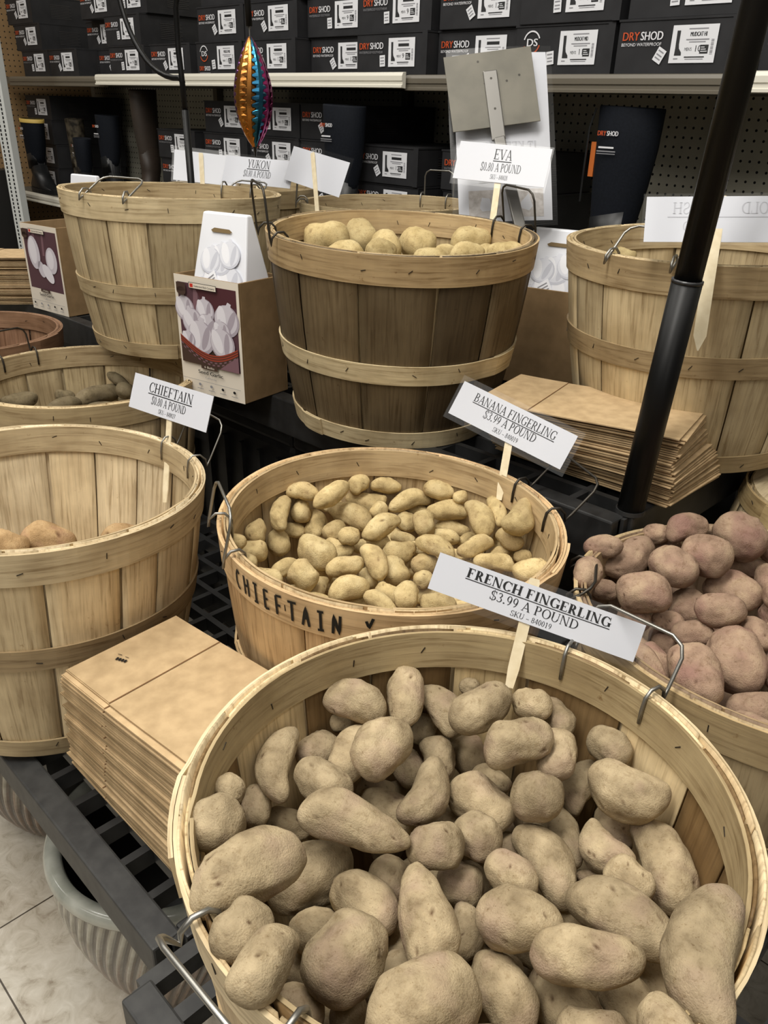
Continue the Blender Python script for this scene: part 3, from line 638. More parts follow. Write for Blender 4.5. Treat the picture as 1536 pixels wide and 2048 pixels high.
B['front'] = basket('pale bushel basket of reddish tan potatoes, nearest of all baskets', (-.292, .388, .766), (.0222, -.0072), .4565, TAN, 3, inner=STRIPE, hooptones=[(0.679, 0.572, 0.384), (.41, .325, .19), (0.460, 0.354, 0.214), (0.541, 0.443, 0.279)], n=15)
B['left'] = basket('nearly empty pale bushel basket behind the front stack of paper bags', (-1.0507, .3778, .794), (.0236, .0528), .458, PALE, 7, inner=PALE, hooptones=[(0.542, 0.452, 0.301), (0.482, 0.388, 0.244), (0.345, 0.263, 0.156), (0.463, 0.373, 0.233)], n=17, mid=0.53)
B['center'] = basket('orange tinted bushel basket with black hand lettered band, full of knobbly fingerlings', (-.6604, .6761, .778), (.0496, .0034), .458, ORNG, 5, inner=[(0.537, 0.414, 0.246), (0.479, 0.364, 0.216), (0.577, 0.454, 0.278)], hooptones=[(0.649, 0.477, 0.284), (0.517, 0.394, 0.234), (0.556, 0.424, 0.252), (0.556, 0.424, 0.252)], n=13)
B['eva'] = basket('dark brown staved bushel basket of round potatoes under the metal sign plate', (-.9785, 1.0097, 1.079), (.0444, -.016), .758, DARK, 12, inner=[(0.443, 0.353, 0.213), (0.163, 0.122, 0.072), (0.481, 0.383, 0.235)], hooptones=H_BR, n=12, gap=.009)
B['gold'] = basket('pale bushel basket behind the black pole with a stake poked in its side', (-.5784, 1.2977, 1.079), (-.0042, -.0245), .758, [(0.621, 0.522, 0.342), (0.679, 0.572, 0.384), (0.561, 0.462, 0.294)], 9, inner=OLIVE, hooptones=[(0.442, 0.343, 0.204), (0.463, 0.373, 0.233), (0.365, 0.283, 0.168), (0.384, 0.302, 0.179)], n=14, mid=0.55)
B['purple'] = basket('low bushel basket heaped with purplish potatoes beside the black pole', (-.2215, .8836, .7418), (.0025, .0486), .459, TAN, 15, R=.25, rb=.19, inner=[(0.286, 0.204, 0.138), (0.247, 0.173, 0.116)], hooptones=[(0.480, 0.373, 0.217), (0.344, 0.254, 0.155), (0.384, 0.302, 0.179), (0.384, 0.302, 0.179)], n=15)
B['mid'] = basket('bushel basket of dusty grey potatoes behind the nearly empty basket', (-1.5322, .6771, .779), (.0074, .0177), .458, TAN, 21, inner=OLIVE, hooptones=[(0.441, 0.343, 0.200), (0.385, 0.303, 0.184), (0.384, 0.302, 0.179), (0.384, 0.302, 0.179)], n=14)
B['back'] = basket('tall tan bushel basket behind the seed garlic box', (-1.5945, .9539, 1.104), (.0134, .0318), .7895, OLIVE, 27, inner=OLIVE, hooptones=[(0.601, 0.502, 0.326), (0.404, 0.322, 0.195), (0.483, 0.392, 0.245), (0.443, 0.353, 0.217)], n=14)
B['rear'] = basket('bushel basket at the rear behind the dark staved basket', (-1.520, 1.520, 1.058), (0, 0), .758, OLIVE, 31, inner=OLIVE, hooptones=[(0.464, 0.382, 0.238), (0.386, 0.312, 0.193), (0.384, 0.302, 0.179), (0.384, 0.302, 0.179)], n=14)
B['yukon'] = basket('bushel basket at the rear behind the tall tan basket', (-1.994, 1.400, 1.072), (0, 0), .758, OLIVE, 35, inner=OLIVE, hooptones=[(0.424, 0.342, 0.211), (0.366, 0.292, 0.177), (0.384, 0.302, 0.179), (0.384, 0.302, 0.179)], n=14)
B['far'] = basket('reddish brown bushel basket beyond the basket of dusty grey potatoes', (-2.08, .64, .77), (0, 0), .458, [(0.234, 0.135, 0.086), (0.262, 0.156, 0.098)], 39, inner=[(0.234, 0.135, 0.086), (0.262, 0.156, 0.098)], hooptones=[(0.253, 0.150, 0.093)] * 4, n=14)
B['upturned'] = basket('upturned pale bushel basket in the shade below the deck corner, behind purplish potatoes', (-.268, 1.325, .735), (0, 0), .459, PALE, 44, inner=OLIVE, hooptones=[(.42, .32, .17)] * 4, n=14)
B['upturned'].matrix_world = Matrix.Translation((-.268, 1.325, .737)) @ Matrix.Rotation(math.pi, 4, 'X')
handle(B['front'], 90, .098, .058, .55); handle(B['front'], -89, .10, .036, .5, r=.0023)
handle(B['left'], 85, .098, .07, .45, r=.0014)
handle(B['center'], 65, .10, .07, .75, WIRE_DARK); handle(B['center'], -114, .10, .07, -.2, WIRE)
handle(B['eva'], -115, .095, .085, .1, WIRE_DARK); handle(B['eva'], 70, .10, .075, -.2, WIRE_DARK)
handle(B['gold'], -90, .10, .075, -.9, WIRE); handle(B['back'], -65, .095, .085, -1.1, WIRE); handle(B['back'], 105, .095, .04, 1.0, WIRE)
handle(B['yukon'], 160, .09, .07, 0, WIRE); handle(B['rear'], -130, .09, .08, -.1, WIRE); handle(B['rear'], 100, .09, .075, 0, WIRE); handle(B['purple'], -150, .09, .04, -.9, WIRE_DARK, R=.25); handle(B['mid'], -168, .09, .06, .2, WIRE_DARK)
b = MB(); b.box(-.2, .2, 0, .24, 0, .030); o = bevel(b.build('riser_board', BLACKPL), .003); o.location = (-1.594, .92, .7572); tag(o, 'low black riser board under the tall tan basket', 'board')
# hand lettered word on the rim band of the fingerling basket
def band_text(root, word, a0, hgt, step, R=.23, part='hand_lettering'):
    h = root['h']; G = {'C': [[(.55, .85), (.3, 1), (.05, .7), (0, .35), (.2, .05), (.5, .02)]], 'H': [[(0, 1), (.05, 0)], [(.5, .95), (.55, 0)], [(.03, .5), (.52, .55)]], 'I': [[(.25, 1), (.28, 0)], [(0, .98), (.5, 1)], [(.03, .0), (.52, .03)]],
                        'E': [[(.05, 1), (.08, 0)], [(.05, 1), (.5, .98)], [(.06, .52), (.42, .55)], [(.08, 0), (.52, .06)]], 'F': [[(.05, 1), (.1, 0)], [(.05, 1), (.6, 1.05)], [(.07, .52), (.48, .52)]], 'T': [[(.3, 1), (.32, 0)], [(-.05, .98), (.7, 1.02)]],
                        'A': [[(0, 0), (.28, 1), (.55, 0)], [(.1, .4), (.45, .42)]], 'N': [[(0, 0), (.05, 1), (.5, .02), (.55, 1)]], '<': [[(.0, .95), (.22, .55), (.5, 1.15)]], ' ': []}
    b = MB()
    for i, ch in enumerate(word):
        for st in G[ch]:
            L = []
            for (x0, z0), (x1, z1) in zip(st[:-1], st[1:]):
                for k in range(4): s = k / 4; L.append((x0 + (x1 - x0) * s, z0 + (z1 - z0) * s))
            L.append(st[-1]); w = .0017; vs = []
            for q, (x, z) in enumerate(L):
                p, n = L[max(0, q - 1)], L[min(len(L) - 1, q + 1)]; d = Vector(((n[0] - p[0]) * step * R * .8, (n[1] - p[1]) * hgt)); d = d.normalized() if d.length else Vector((1, 0))
                for sg in (-1, 1):
                    aa = a0 + (i + x * .82) * step + sg * w * -d[1] / R; zz = h - .008 - hgt + z * hgt + sg * w * d[0]; s_ = zz / h
                    r_ = .176 + (R - .0085 - .176) * s_ + .006 * math.sin(s_ * math.pi) + .0004 + .0034 + .0010; vs.append((r_ * math.cos(aa), r_ * math.sin(aa), zz))
            b.add(vs, [(2 * q, 2 * q + 2, 2 * q + 3, 2 * q + 1) for q in range(len(L) - 1)])
    b.build(part, MARKER, [k for k in root.children if k.name.startswith('rim_hoop')][0])
band_text(B['center'], 'CHIEFTAIN', math.radians(-99), .026, math.radians(4.7))
band_text(B['center'], '<', math.radians(-52), .022, math.radians(4.7), .23, 'pen_mark')

POTATOES = {
 'front': [
  (-0.4851,0.4295,0.6897,0.799,0.596,-0.075,0.569,-0.504,0.65,0.0253,0.0202,0,0,0,0),
  (-0.4681,0.4332,0.7238,0.862,0.498,-0.09,0.569,-0.526,0.632,0.0646,0.0384,0.12,0,0,1),
  (-0.4441,0.4798,0.7188,-0.596,0.77,0.228,0.53,-0.572,0.626,0.0713,0.0381,0,-0.1,0,2),
  (-0.4214,0.5106,0.6997,0.941,-0.291,-0.171,0.492,-0.596,0.635,0.0672,0.0332,0.1,0,0,3),
  (-0.4166,0.5485,0.7095,0.744,0.665,0.065,0.478,-0.629,0.613,0.0226,0.0181,0,0,0,4),
  (-0.3713,0.5095,0.7306,0.204,0.96,0.192,0.457,-0.627,0.631,0.0699,0.0423,0,0,0,5),
  (-0.3442,0.556,0.7256,0.989,0.145,-0.017,0.413,-0.666,0.621,0.0418,0.0318,0,0,0,6),
  (-0.3248,0.5752,0.7094,0.824,-0.543,-0.16,0.382,-0.677,0.629,0.0498,0.0269,0,0,0,7),
  (-0.4792,0.3926,0.6784,0.39,0.921,0.01,0.571,-0.468,0.674,0.0473,0.0384,0,0,1,0),
  (-0.4415,0.4016,0.6937,-0.388,0.907,0.163,0.544,-0.495,0.678,0.067,0.0393,0,0,1,1),
  (-0.4074,0.4111,0.7195,-0.177,0.971,0.159,0.522,-0.526,0.672,0.0684,0.0479,0.08,0.1,1,2),
  (-0.4397,0.5029,0.6645,0.771,-0.604,-0.201,0.497,-0.569,0.655,0.0363,0.0295,0,0,1,3),
  (-0.3934,0.5253,0.6442,0.695,-0.695,-0.184,0.442,-0.591,0.675,0.0484,0.0383,0,0,1,4),
  (-0.3173,0.4958,0.7313,0.324,0.926,0.192,0.407,-0.635,0.657,0.0701,0.0419,0.06,0,1,5),
  (-0.2949,0.53,0.7096,-0.253,0.941,0.225,0.365,-0.656,0.661,0.0557,0.037,0,0,1,6),
  (-0.2685,0.5805,0.7055,0.952,-0.303,-0.051,0.321,-0.694,0.644,0.0459,0.0358,0,0,1,7),
  (-0.4523,0.2719,0.7297,0.848,0.499,-0.179,0.614,-0.369,0.698,0.0284,0.0265,0,0,2,0),
  (-0.4726,0.3392,0.7034,-0.674,0.718,0.173,0.595,-0.427,0.681,0.0835,0.0331,0.15,0,2,1),
  (-0.4253,0.3526,0.7027,0.974,0.175,-0.145,0.55,-0.456,0.7,0.0607,0.039,0,-0.1,2,2),
  (-0.4257,0.4217,0.6442,0.687,0.727,-0.005,0.502,-0.497,0.707,0.0406,0.0235,0,0,2,3),
  (-0.4249,0.467,0.6445,0.785,-0.595,-0.175,0.488,-0.536,0.689,0.0458,0.0331,0,0,2,4),
  (-0.3979,0.4801,0.6672,0.91,-0.384,-0.154,0.468,-0.565,0.679,0.0519,0.0345,0.1,0,2,5),
  (-0.3515,0.51,0.6521,0.964,0.266,0.006,0.41,-0.595,0.691,0.0422,0.0248,0,0,2,6),
  (-0.2826,0.5607,0.6585,-0.23,0.95,0.213,0.329,-0.653,0.682,0.0648,0.0325,0.1,0,2,7),
  (-0.4119,0.2337,0.7518,-0.48,0.874,0.07,0.603,-0.342,0.721,0.0463,0.0417,0,0,3,0),
  (-0.4638,0.3052,0.6787,0.868,-0.467,-0.168,0.585,-0.385,0.713,0.0434,0.0284,0,0,3,1),
  (-0.3668,0.3384,0.7079,0.886,0.458,-0.069,0.501,-0.462,0.732,0.1006,0.04,0.05,0.25,3,2),
  (-0.3934,0.4074,0.6528,0.965,0.252,-0.072,0.481,-0.498,0.722,0.0631,0.0358,0,0,3,3),
  (-0.3641,0.4266,0.6841,-0.313,0.936,0.161,0.459,-0.538,0.707,0.0768,0.0359,-0.15,0.2,3,4),
  (-0.3293,0.4647,0.6687,0.974,0.225,-0.002,0.407,-0.574,0.711,0.0692,0.0485,0,0,3,5),
  (-0.2807,0.4805,0.7011,0.962,0.267,0.053,0.361,-0.618,0.698,0.0479,0.0444,0,0,3,6),
  (-0.2277,0.5426,0.7027,0.963,0.238,0.124,0.285,-0.679,0.677,0.0735,0.0494,-0.12,0,3,7),
  (-0.4615,0.2913,0.6587,0.608,0.786,-0.114,0.577,-0.364,0.731,0.0215,0.0147,0,0,4,0),
  (-0.453,0.3323,0.6441,0.771,0.628,-0.105,0.551,-0.404,0.73,0.0509,0.0304,0,0,4,1),
  (-0.3145,0.3834,0.6876,0.407,0.91,0.086,0.422,-0.514,0.747,0.0518,0.0394,0,-0.1,4,2),
  (-0.3036,0.4274,0.674,0.971,0.237,0.011,0.392,-0.552,0.736,0.046,0.04,0.1,0,4,3),
  (-0.2927,0.465,0.6415,0.977,0.21,0.039,0.359,-0.57,0.739,0.033,0.0249,0,0,4,4),
  (-0.2616,0.505,0.6476,0.79,-0.607,-0.084,0.317,-0.613,0.724,0.064,0.0307,0,0,4,5),
  (-0.22,0.5019,0.6681,0.947,-0.321,0.011,0.277,-0.631,0.724,0.0569,0.0356,-0.18,0,4,6),
  (-0.238,0.5526,0.641,0.756,-0.649,-0.085,0.279,-0.649,0.708,0.0486,0.0374,0,0,4,7),
  (-0.3474,0.2175,0.7661,0.117,0.992,-0.048,0.552,-0.345,0.759,0.0895,0.0484,0.06,-0.1,5,0),
  (-0.3955,0.3121,0.6427,0.103,0.995,0.004,0.504,-0.398,0.766,0.0866,0.0551,0,0.1,5,1),
  (-0.3441,0.3585,0.6419,0.954,-0.29,-0.076,0.441,-0.459,0.771,0.0433,0.0359,0,0,5,2),
  (-0.2553,0.4123,0.6796,0.994,-0.105,0.009,0.343,-0.554,0.758,0.0503,0.0362,0,0,5,3),
  (-0.2476,0.4556,0.6656,0.907,-0.421,-0.031,0.319,-0.586,0.745,0.0845,0.0404,0.1,0.05,5,4),
  (-0.2225,0.4907,0.6402,0.888,0.432,0.154,0.275,-0.606,0.746,0.0259,0.0129,0,0,5,5),
  (-0.1827,0.4752,0.6837,0.993,0.004,0.118,0.241,-0.628,0.74,0.0434,0.0349,0,0,5,6),
  (-0.1774,0.5278,0.6678,0.804,-0.594,-0.022,0.221,-0.659,0.719,0.0947,0.0449,0.08,-0.15,5,7),
  (-0.3119,0.1875,0.7656,-0.092,0.994,-0.058,0.519,-0.312,0.796,0.0447,0.0365,0,0,6,0),
  (-0.3519,0.28,0.6415,0.508,0.86,-0.05,0.468,-0.372,0.801,0.0445,0.0337,0,0,6,1),
  (-0.3341,0.3191,0.6556,0.992,0.113,-0.056,0.447,-0.427,0.787,0.067,0.043,0,0,6,2),
  (-0.2777,0.3304,0.6852,0.79,-0.611,-0.053,0.393,-0.468,0.791,0.093,0.0412,0.04,-0.28,6,3),
  (-0.2975,0.3999,0.6412,1,-0.014,-0.009,0.38,-0.511,0.771,0.0441,0.0386,0,0,6,4),
  (-0.2226,0.3791,0.6863,0.9,0.425,0.101,0.313,-0.534,0.785,0.0687,0.0483,0,0.12,6,5),
  (-0.2125,0.4463,0.6396,0.996,-0.023,0.089,0.272,-0.572,0.774,0.0402,0.0246,0,0,6,6),
  (-0.1681,0.4378,0.6887,0.989,0.046,0.138,0.231,-0.602,0.764,0.0938,0.0435,0.04,0.05,6,7),
  (-0.2779,0.1808,0.7753,-0.203,0.978,-0.053,0.484,-0.315,0.816,0.0551,0.0344,0,0.1,7,0),
  (-0.2892,0.2586,0.6931,-0.125,0.992,-0.005,0.429,-0.384,0.818,0.0702,0.0549,0,0.05,7,1),
  (-0.2782,0.2953,0.64,-0.196,0.981,0.004,0.382,-0.406,0.83,0.0538,0.0352,0,0,7,2),
  (-0.2619,0.362,0.6456,-0.405,0.912,0.06,0.351,-0.485,0.801,0.0528,0.0298,-0.15,-0.2,7,3),
  (-0.2077,0.345,0.6506,0.908,-0.416,0.054,0.29,-0.481,0.827,0.0723,0.0423,0.05,0,7,4),
  (-0.1638,0.3781,0.7039,0.813,0.556,0.174,0.241,-0.557,0.795,0.0813,0.0395,0,0.08,7,5),
  (-0.1363,0.4429,0.6379,0.839,-0.537,0.086,0.179,-0.581,0.794,0.044,0.0374,0,0,7,6),
  (-0.0929,0.3926,0.7637,0.403,-0.912,-0.072,0.148,-0.626,0.766,0.104,0.0466,-0.14,0.1,7,7),
  (-0.3009,0.2191,0.6582,0.946,0.319,-0.052,0.434,-0.316,0.844,0.0424,0.0391,0,0,8,0),
  (-0.2772,0.2503,0.6457,0.681,0.732,-0.029,0.393,-0.355,0.848,0.0302,0.0278,0,0,8,1),
  (-0.2172,0.2605,0.7126,0.125,0.992,0.011,0.345,-0.413,0.843,0.0891,0.0571,0.04,-0.1,8,2),
  (-0.174,0.2971,0.6672,0.974,0.188,0.127,0.259,-0.442,0.859,0.061,0.0368,0,0,8,3),
  (-0.174,0.3775,0.6383,0.947,-0.304,0.105,0.237,-0.514,0.825,0.07,0.0411,0,0,8,4),
  (-0.1376,0.3559,0.6681,0.937,0.293,0.19,0.199,-0.515,0.834,0.0558,0.0363,0,0,8,5),
  (-0.1319,0.4044,0.6515,0.968,-0.19,0.165,0.181,-0.554,0.812,0.0652,0.0401,0,0,8,6),
  (-0.0829,0.3264,0.7618,0.721,-0.686,0.099,0.141,-0.555,0.82,0.057,0.0339,0,0,8,7),
  (-0.2572,0.2169,0.656,0.383,0.922,-0.066,0.38,-0.32,0.868,0.0572,0.0387,0,0,9,0),
  (-0.2206,0.2273,0.6382,0.258,0.964,-0.057,0.323,-0.332,0.886,0.057,0.0381,0,0,9,1),
  (-0.2091,0.2393,0.6726,0.902,0.428,0.05,0.32,-0.366,0.874,0.0518,0.0342,0,0,9,2),
  (-0.1516,0.3191,0.6373,0.742,0.656,0.14,0.216,-0.455,0.864,0.0609,0.0406,0,0,9,3),
  (-0.3466,0.2722,0.603,-0.671,-0.74,0.052,0.035,0.039,0.999,0.0728,0.0427,0,0,-1,-1),
  (-0.3495,0.3277,0.5751,0.191,0.974,-0.117,0.023,0.115,0.993,0.0664,0.0461,0,0,-1,-1),
  (-0.2429,0.3664,0.615,0.753,0.601,0.269,-0.21,-0.168,0.963,0.0677,0.0382,0,0,-1,-1),
  (-0.3044,0.2359,0.619,-0.552,-0.794,-0.255,-0.146,-0.21,0.967,0.0561,0.038,0,0,-1,-1),
  (-0.3507,0.4507,0.627,-0.898,-0.392,0.201,0.184,0.081,0.98,0.0534,0.0427,0,0,-1,-1),
  (-0.283,0.2533,0.583,-0.862,-0.49,-0.132,-0.115,-0.065,0.991,0.0635,0.0448,0,0,-1,-1),
  (-0.2609,0.4854,0.615,0.982,-0.177,-0.068,0.067,-0.012,0.998,0.0693,0.042,0,0,-1,-1),
  (-0.3498,0.4042,0.599,0.044,0.988,-0.15,0.007,0.15,0.989,0.0736,0.0458,0,0,-1,-1),
  (-0.2721,0.4449,0.583,-0.401,-0.915,-0.032,-0.013,-0.029,1,0.07,0.0397,0,0,-1,-1),
  (-0.2445,0.3246,0.583,0.053,0.997,-0.047,0.003,0.047,0.999,0.0555,0.0446,0,0,-1,-1),
  (-0.3657,0.4435,0.5631,-0.879,0.42,0.225,0.203,-0.097,0.974,0.0738,0.0462,0,0,-1,-1),
  (-0.383,0.3791,0.5671,0.148,0.948,0.282,-0.043,-0.278,0.96,0.0712,0.0445,0,0,-1,-1),
  (-0.3104,0.3343,0.615,-0.999,0.021,-0.028,-0.028,0.001,1,0.058,0.0441,0,0,-1,-1),
  (-0.2205,0.4276,0.607,-0.932,-0.28,-0.231,-0.221,-0.067,0.973,0.0718,0.0441,0,0,-1,-1),
  (-0.2651,0.4094,0.5431,-0.724,0.663,0.191,0.141,-0.129,0.982,0.0579,0.0452,0,0,-1,-1),
  (-0.4235,0.4613,0.603,0.341,0.926,-0.161,0.056,0.151,0.987,0.0565,0.0454,0,0,-1,-1),
  (-0.1551,0.3693,0.599,0.95,0.259,-0.175,0.169,0.046,0.985,0.066,0.0407,0,0,-1,-1),
  (-0.3164,0.405,0.5351,-0.315,0.946,-0.078,-0.025,0.074,0.997,0.0624,0.0384,0,0,-1,-1),
  (-0.3012,0.5329,0.619,0.785,0.613,0.094,-0.074,-0.058,0.996,0.0606,0.0472,0,0,-1,-1),
  (-0.16,0.4726,0.611,-0.774,-0.618,0.137,0.107,0.085,0.991,0.0532,0.0445,0,0,-1,-1),
  (-0.2201,0.4651,0.5751,0.629,-0.741,0.233,-0.151,0.178,0.972,0.0543,0.0435,0,0,-1,-1),
  (-0.4453,0.3824,0.619,0.277,0.957,0.083,-0.023,-0.08,0.997,0.0653,0.0442,0,0,-1,-1),
  (-0.1739,0.3609,0.5591,0.562,0.825,0.061,-0.034,-0.05,0.998,0.0545,0.0457,0,0,-1,-1),
  (-0.3766,0.4934,0.603,-0.064,-0.968,0.245,0.016,0.244,0.97,0.0679,0.043,0,0,-1,-1),
  (-0.2343,0.4625,0.5311,-0.459,0.867,-0.194,-0.091,0.172,0.981,0.0592,0.0449,0,0,-1,-1),
  (-0.432,0.4418,0.5591,0.951,-0.231,0.205,-0.199,0.048,0.979,0.0557,0.043,0,0,-1,-1),
  (-0.4316,0.324,0.595,0.878,-0.398,0.265,-0.242,0.109,0.964,0.0664,0.0447,0,0,-1,-1),
  (-0.3673,0.53,0.5631,0.658,0.753,-0.017,0.011,0.013,1,0.063,0.0397,0,0,-1,-1),
  (-0.1863,0.2882,0.603,0.952,0.189,-0.24,0.236,0.047,0.971,0.0612,0.0461,0,0,-1,-1),
  (-0.3371,0.2803,0.5511,0.907,0.421,-0.022,0.02,0.009,1,0.0718,0.0462,0,0,-1,-1),
  (-0.2098,0.4033,0.5671,-0.518,-0.838,0.172,0.09,0.146,0.985,0.074,0.0481,0,0,-1,-1),
  (-0.1861,0.302,0.5631,0.886,-0.389,-0.253,0.232,-0.102,0.967,0.0633,0.0381,0,0,-1,-1),
  (-0.218,0.2787,0.5311,0.903,0.43,-0.004,0.004,0.002,1,0.0709,0.045,0,0,-1,-1),
  (-0.2384,0.5366,0.599,0.844,0.477,0.246,-0.214,-0.121,0.969,0.0644,0.0421,0,0,-1,-1),
  (-0.3777,0.3329,0.5311,0.906,-0.354,0.234,-0.218,0.085,0.972,0.0555,0.0424,0,0,-1,-1),
  (-0.339,0.4752,0.5391,-0.999,-0.005,-0.052,-0.052,-0,0.999,0.0642,0.0424,0,0,-1,-1),
 ],
 'center': [
  (-0.8536,0.6827,0.746,0.729,0.674,-0.116,0.711,-0.568,0.415,0.0507,0.0271,0.1,0,0,0),
  (-0.8198,0.709,0.7444,-0.083,0.978,0.191,0.687,-0.594,0.419,0.0731,0.0292,0,0,0,1),
  (-0.8522,0.7368,0.7067,0.516,0.856,-0,0.683,-0.59,0.431,0.0405,0.0183,0,0,0,2),
  (-0.8298,0.7732,0.7386,-0.414,0.868,0.275,0.668,-0.623,0.407,0.0391,0.0285,0.1,0,0,3),
  (-0.8217,0.7815,0.7093,0.731,0.68,-0.06,0.655,-0.623,0.426,0.0654,0.0327,-0.12,0,0,4),
  (-0.809,0.8117,0.7313,0.695,0.719,-0.027,0.644,-0.647,0.408,0.0508,0.0239,0.05,0,0,5),
  (-0.774,0.8287,0.7129,0.445,0.891,0.091,0.618,-0.662,0.424,0.0714,0.0288,0.15,0,0,6),
  (-0.7396,0.858,0.7322,0.908,0.408,-0.099,0.595,-0.69,0.412,0.0493,0.0323,0,0.1,0,7),
  (-0.7016,0.8643,0.7319,0.72,0.694,0.028,0.573,-0.705,0.418,0.0232,0.0209,0,0,0,8),
  (-0.849,0.6367,0.7282,-0.663,0.686,0.299,0.72,-0.54,0.437,0.0675,0.0273,0.1,0,1,0),
  (-0.8539,0.6786,0.7167,0.8,-0.509,-0.317,0.705,-0.56,0.435,0.0425,0.0288,0,-0.2,1,1),
  (-0.81,0.7395,0.704,0.935,0.292,-0.2,0.663,-0.605,0.442,0.0758,0.0345,0.1,-0.2,1,2),
  (-0.7878,0.7764,0.7081,0.064,0.981,0.182,0.641,-0.632,0.436,0.0308,0.0249,0,0,1,3),
  (-0.7698,0.842,0.6929,0.839,0.54,-0.071,0.608,-0.665,0.435,0.043,0.0194,0,0,1,4),
  (-0.7146,0.8514,0.7095,0.791,0.611,-0.016,0.579,-0.69,0.433,0.0634,0.0302,0.05,0,1,5),
  (-0.6454,0.8423,0.7252,0.875,-0.406,-0.265,0.546,-0.713,0.439,0.0718,0.036,0.06,-0.1,1,6),
  (-0.6354,0.8692,0.7319,0.778,-0.561,-0.283,0.533,-0.729,0.43,0.0629,0.0239,0.05,0,1,7),
  (-0.5806,0.8501,0.75,-0.245,0.924,0.293,0.508,-0.744,0.433,0.0704,0.0363,-0.1,0.5,1,8),
  (-0.8382,0.5864,0.7217,-0.661,0.691,0.293,0.73,-0.511,0.455,0.0466,0.0271,0.05,0.45,2,0),
  (-0.8539,0.6642,0.6885,0.752,0.645,-0.137,0.702,-0.546,0.457,0.0342,0.0245,0,0,2,1),
  (-0.8419,0.6953,0.6926,0.828,-0.464,-0.315,0.688,-0.568,0.451,0.0547,0.0329,0.1,0,2,2),
  (-0.804,0.7002,0.6947,0.125,0.983,0.133,0.67,-0.584,0.458,0.0382,0.0294,0,0,2,3),
  (-0.754,0.6844,0.7093,0.634,0.773,-0.032,0.656,-0.595,0.465,0.0317,0.0275,0,0,2,4),
  (-0.727,0.7208,0.7226,0.113,0.979,0.17,0.633,-0.627,0.454,0.0665,0.031,0.05,0,2,5),
  (-0.7648,0.8148,0.6845,0.888,-0.36,-0.287,0.612,-0.652,0.448,0.0383,0.0306,0,0,2,6),
  (-0.7136,0.7979,0.7059,-0.564,0.769,0.301,0.596,-0.666,0.449,0.0462,0.0338,0,-0.1,2,7),
  (-0.706,0.8554,0.6795,0.86,0.509,-0.048,0.567,-0.687,0.454,0.0543,0.0274,0,0.1,2,8),
  (-0.787,0.5185,0.7479,0.534,0.84,-0.096,0.739,-0.487,0.466,0.0251,0.0212,0,0,3,0),
  (-0.8406,0.6249,0.687,0.813,-0.49,-0.316,0.709,-0.527,0.47,0.0458,0.0332,0,0,3,1),
  (-0.7809,0.6811,0.6838,0.843,0.518,-0.146,0.663,-0.578,0.476,0.0383,0.0223,0,0,3,2),
  (-0.7546,0.7132,0.6824,0.801,0.591,-0.096,0.639,-0.604,0.476,0.0399,0.0217,0,0,3,3),
  (-0.7311,0.7204,0.6972,0.741,0.669,-0.052,0.629,-0.619,0.47,0.0349,0.0235,0,0,3,4),
  (-0.733,0.7741,0.6812,0.828,0.556,-0.074,0.608,-0.642,0.467,0.039,0.0214,0,0,3,5),
  (-0.69,0.817,0.6857,0.829,0.558,-0.037,0.572,-0.677,0.463,0.0488,0.0229,0,0,3,6),
  (-0.6704,0.8486,0.6778,0.353,0.921,0.166,0.549,-0.695,0.464,0.0331,0.0205,0,0,3,7),
  (-0.5898,0.843,0.7119,0.984,0.131,-0.118,0.509,-0.728,0.459,0.0446,0.0267,0,0,3,8),
  (-0.8082,0.5584,0.7105,0.846,0.485,-0.22,0.723,-0.5,0.477,0.0383,0.0321,0,0,4,0),
  (-0.7454,0.6166,0.7132,0.959,-0.038,-0.282,0.676,-0.559,0.481,0.0666,0.0421,0,-0.1,4,1),
  (-0.7567,0.6692,0.6858,0.05,0.986,0.156,0.656,-0.58,0.484,0.0514,0.0212,0,0,4,2),
  (-0.6978,0.73,0.6908,0.397,0.912,0.101,0.606,-0.634,0.48,0.0514,0.0324,-0.05,0.1,4,3),
  (-0.6988,0.7701,0.6795,0.692,0.722,0.008,0.591,-0.651,0.477,0.029,0.0199,0,0,4,4),
  (-0.6574,0.7606,0.7035,0.939,0.322,-0.122,0.576,-0.666,0.474,0.0618,0.0286,0.05,0,4,5),
  (-0.6179,0.8011,0.7043,0.401,0.902,0.158,0.539,-0.699,0.471,0.0571,0.0265,0.05,0,4,6),
  (-0.597,0.8313,0.6894,0.195,0.955,0.224,0.513,-0.714,0.476,0.0429,0.0194,0,0,4,7),
  (-0.6108,0.8615,0.6828,0.858,-0.446,-0.256,0.511,-0.72,0.469,0.06,0.0254,0,0,4,8),
  (-0.7882,0.5295,0.7144,0.841,0.493,-0.225,0.725,-0.487,0.487,0.0351,0.0236,0,0,5,0),
  (-0.7797,0.5868,0.6841,0.035,0.993,0.116,0.693,-0.522,0.498,0.05,0.0232,0.1,0,5,1),
  (-0.6936,0.6219,0.7104,0.35,0.934,0.068,0.646,-0.579,0.497,0.0534,0.0282,0,0,5,2),
  (-0.6843,0.6677,0.7041,0.928,-0.248,-0.279,0.623,-0.608,0.492,0.0649,0.0309,0.08,0,5,3),
  (-0.6646,0.7467,0.6778,0.326,0.935,0.141,0.579,-0.65,0.493,0.0405,0.0298,0,0,5,4),
  (-0.6464,0.8008,0.6768,0.948,0.3,-0.107,0.55,-0.681,0.483,0.0349,0.0197,0,0,5,5),
  (-0.6048,0.7982,0.6747,0.955,0.281,-0.091,0.525,-0.693,0.494,0.0468,0.021,0,0,5,6),
  (-0.5831,0.8023,0.6922,0.901,0.432,-0.032,0.514,-0.707,0.486,0.0597,0.0248,0.08,0,5,7),
  (-0.566,0.8447,0.6929,0.941,0.337,-0.039,0.489,-0.73,0.477,0.0264,0.0202,0,0,5,8),
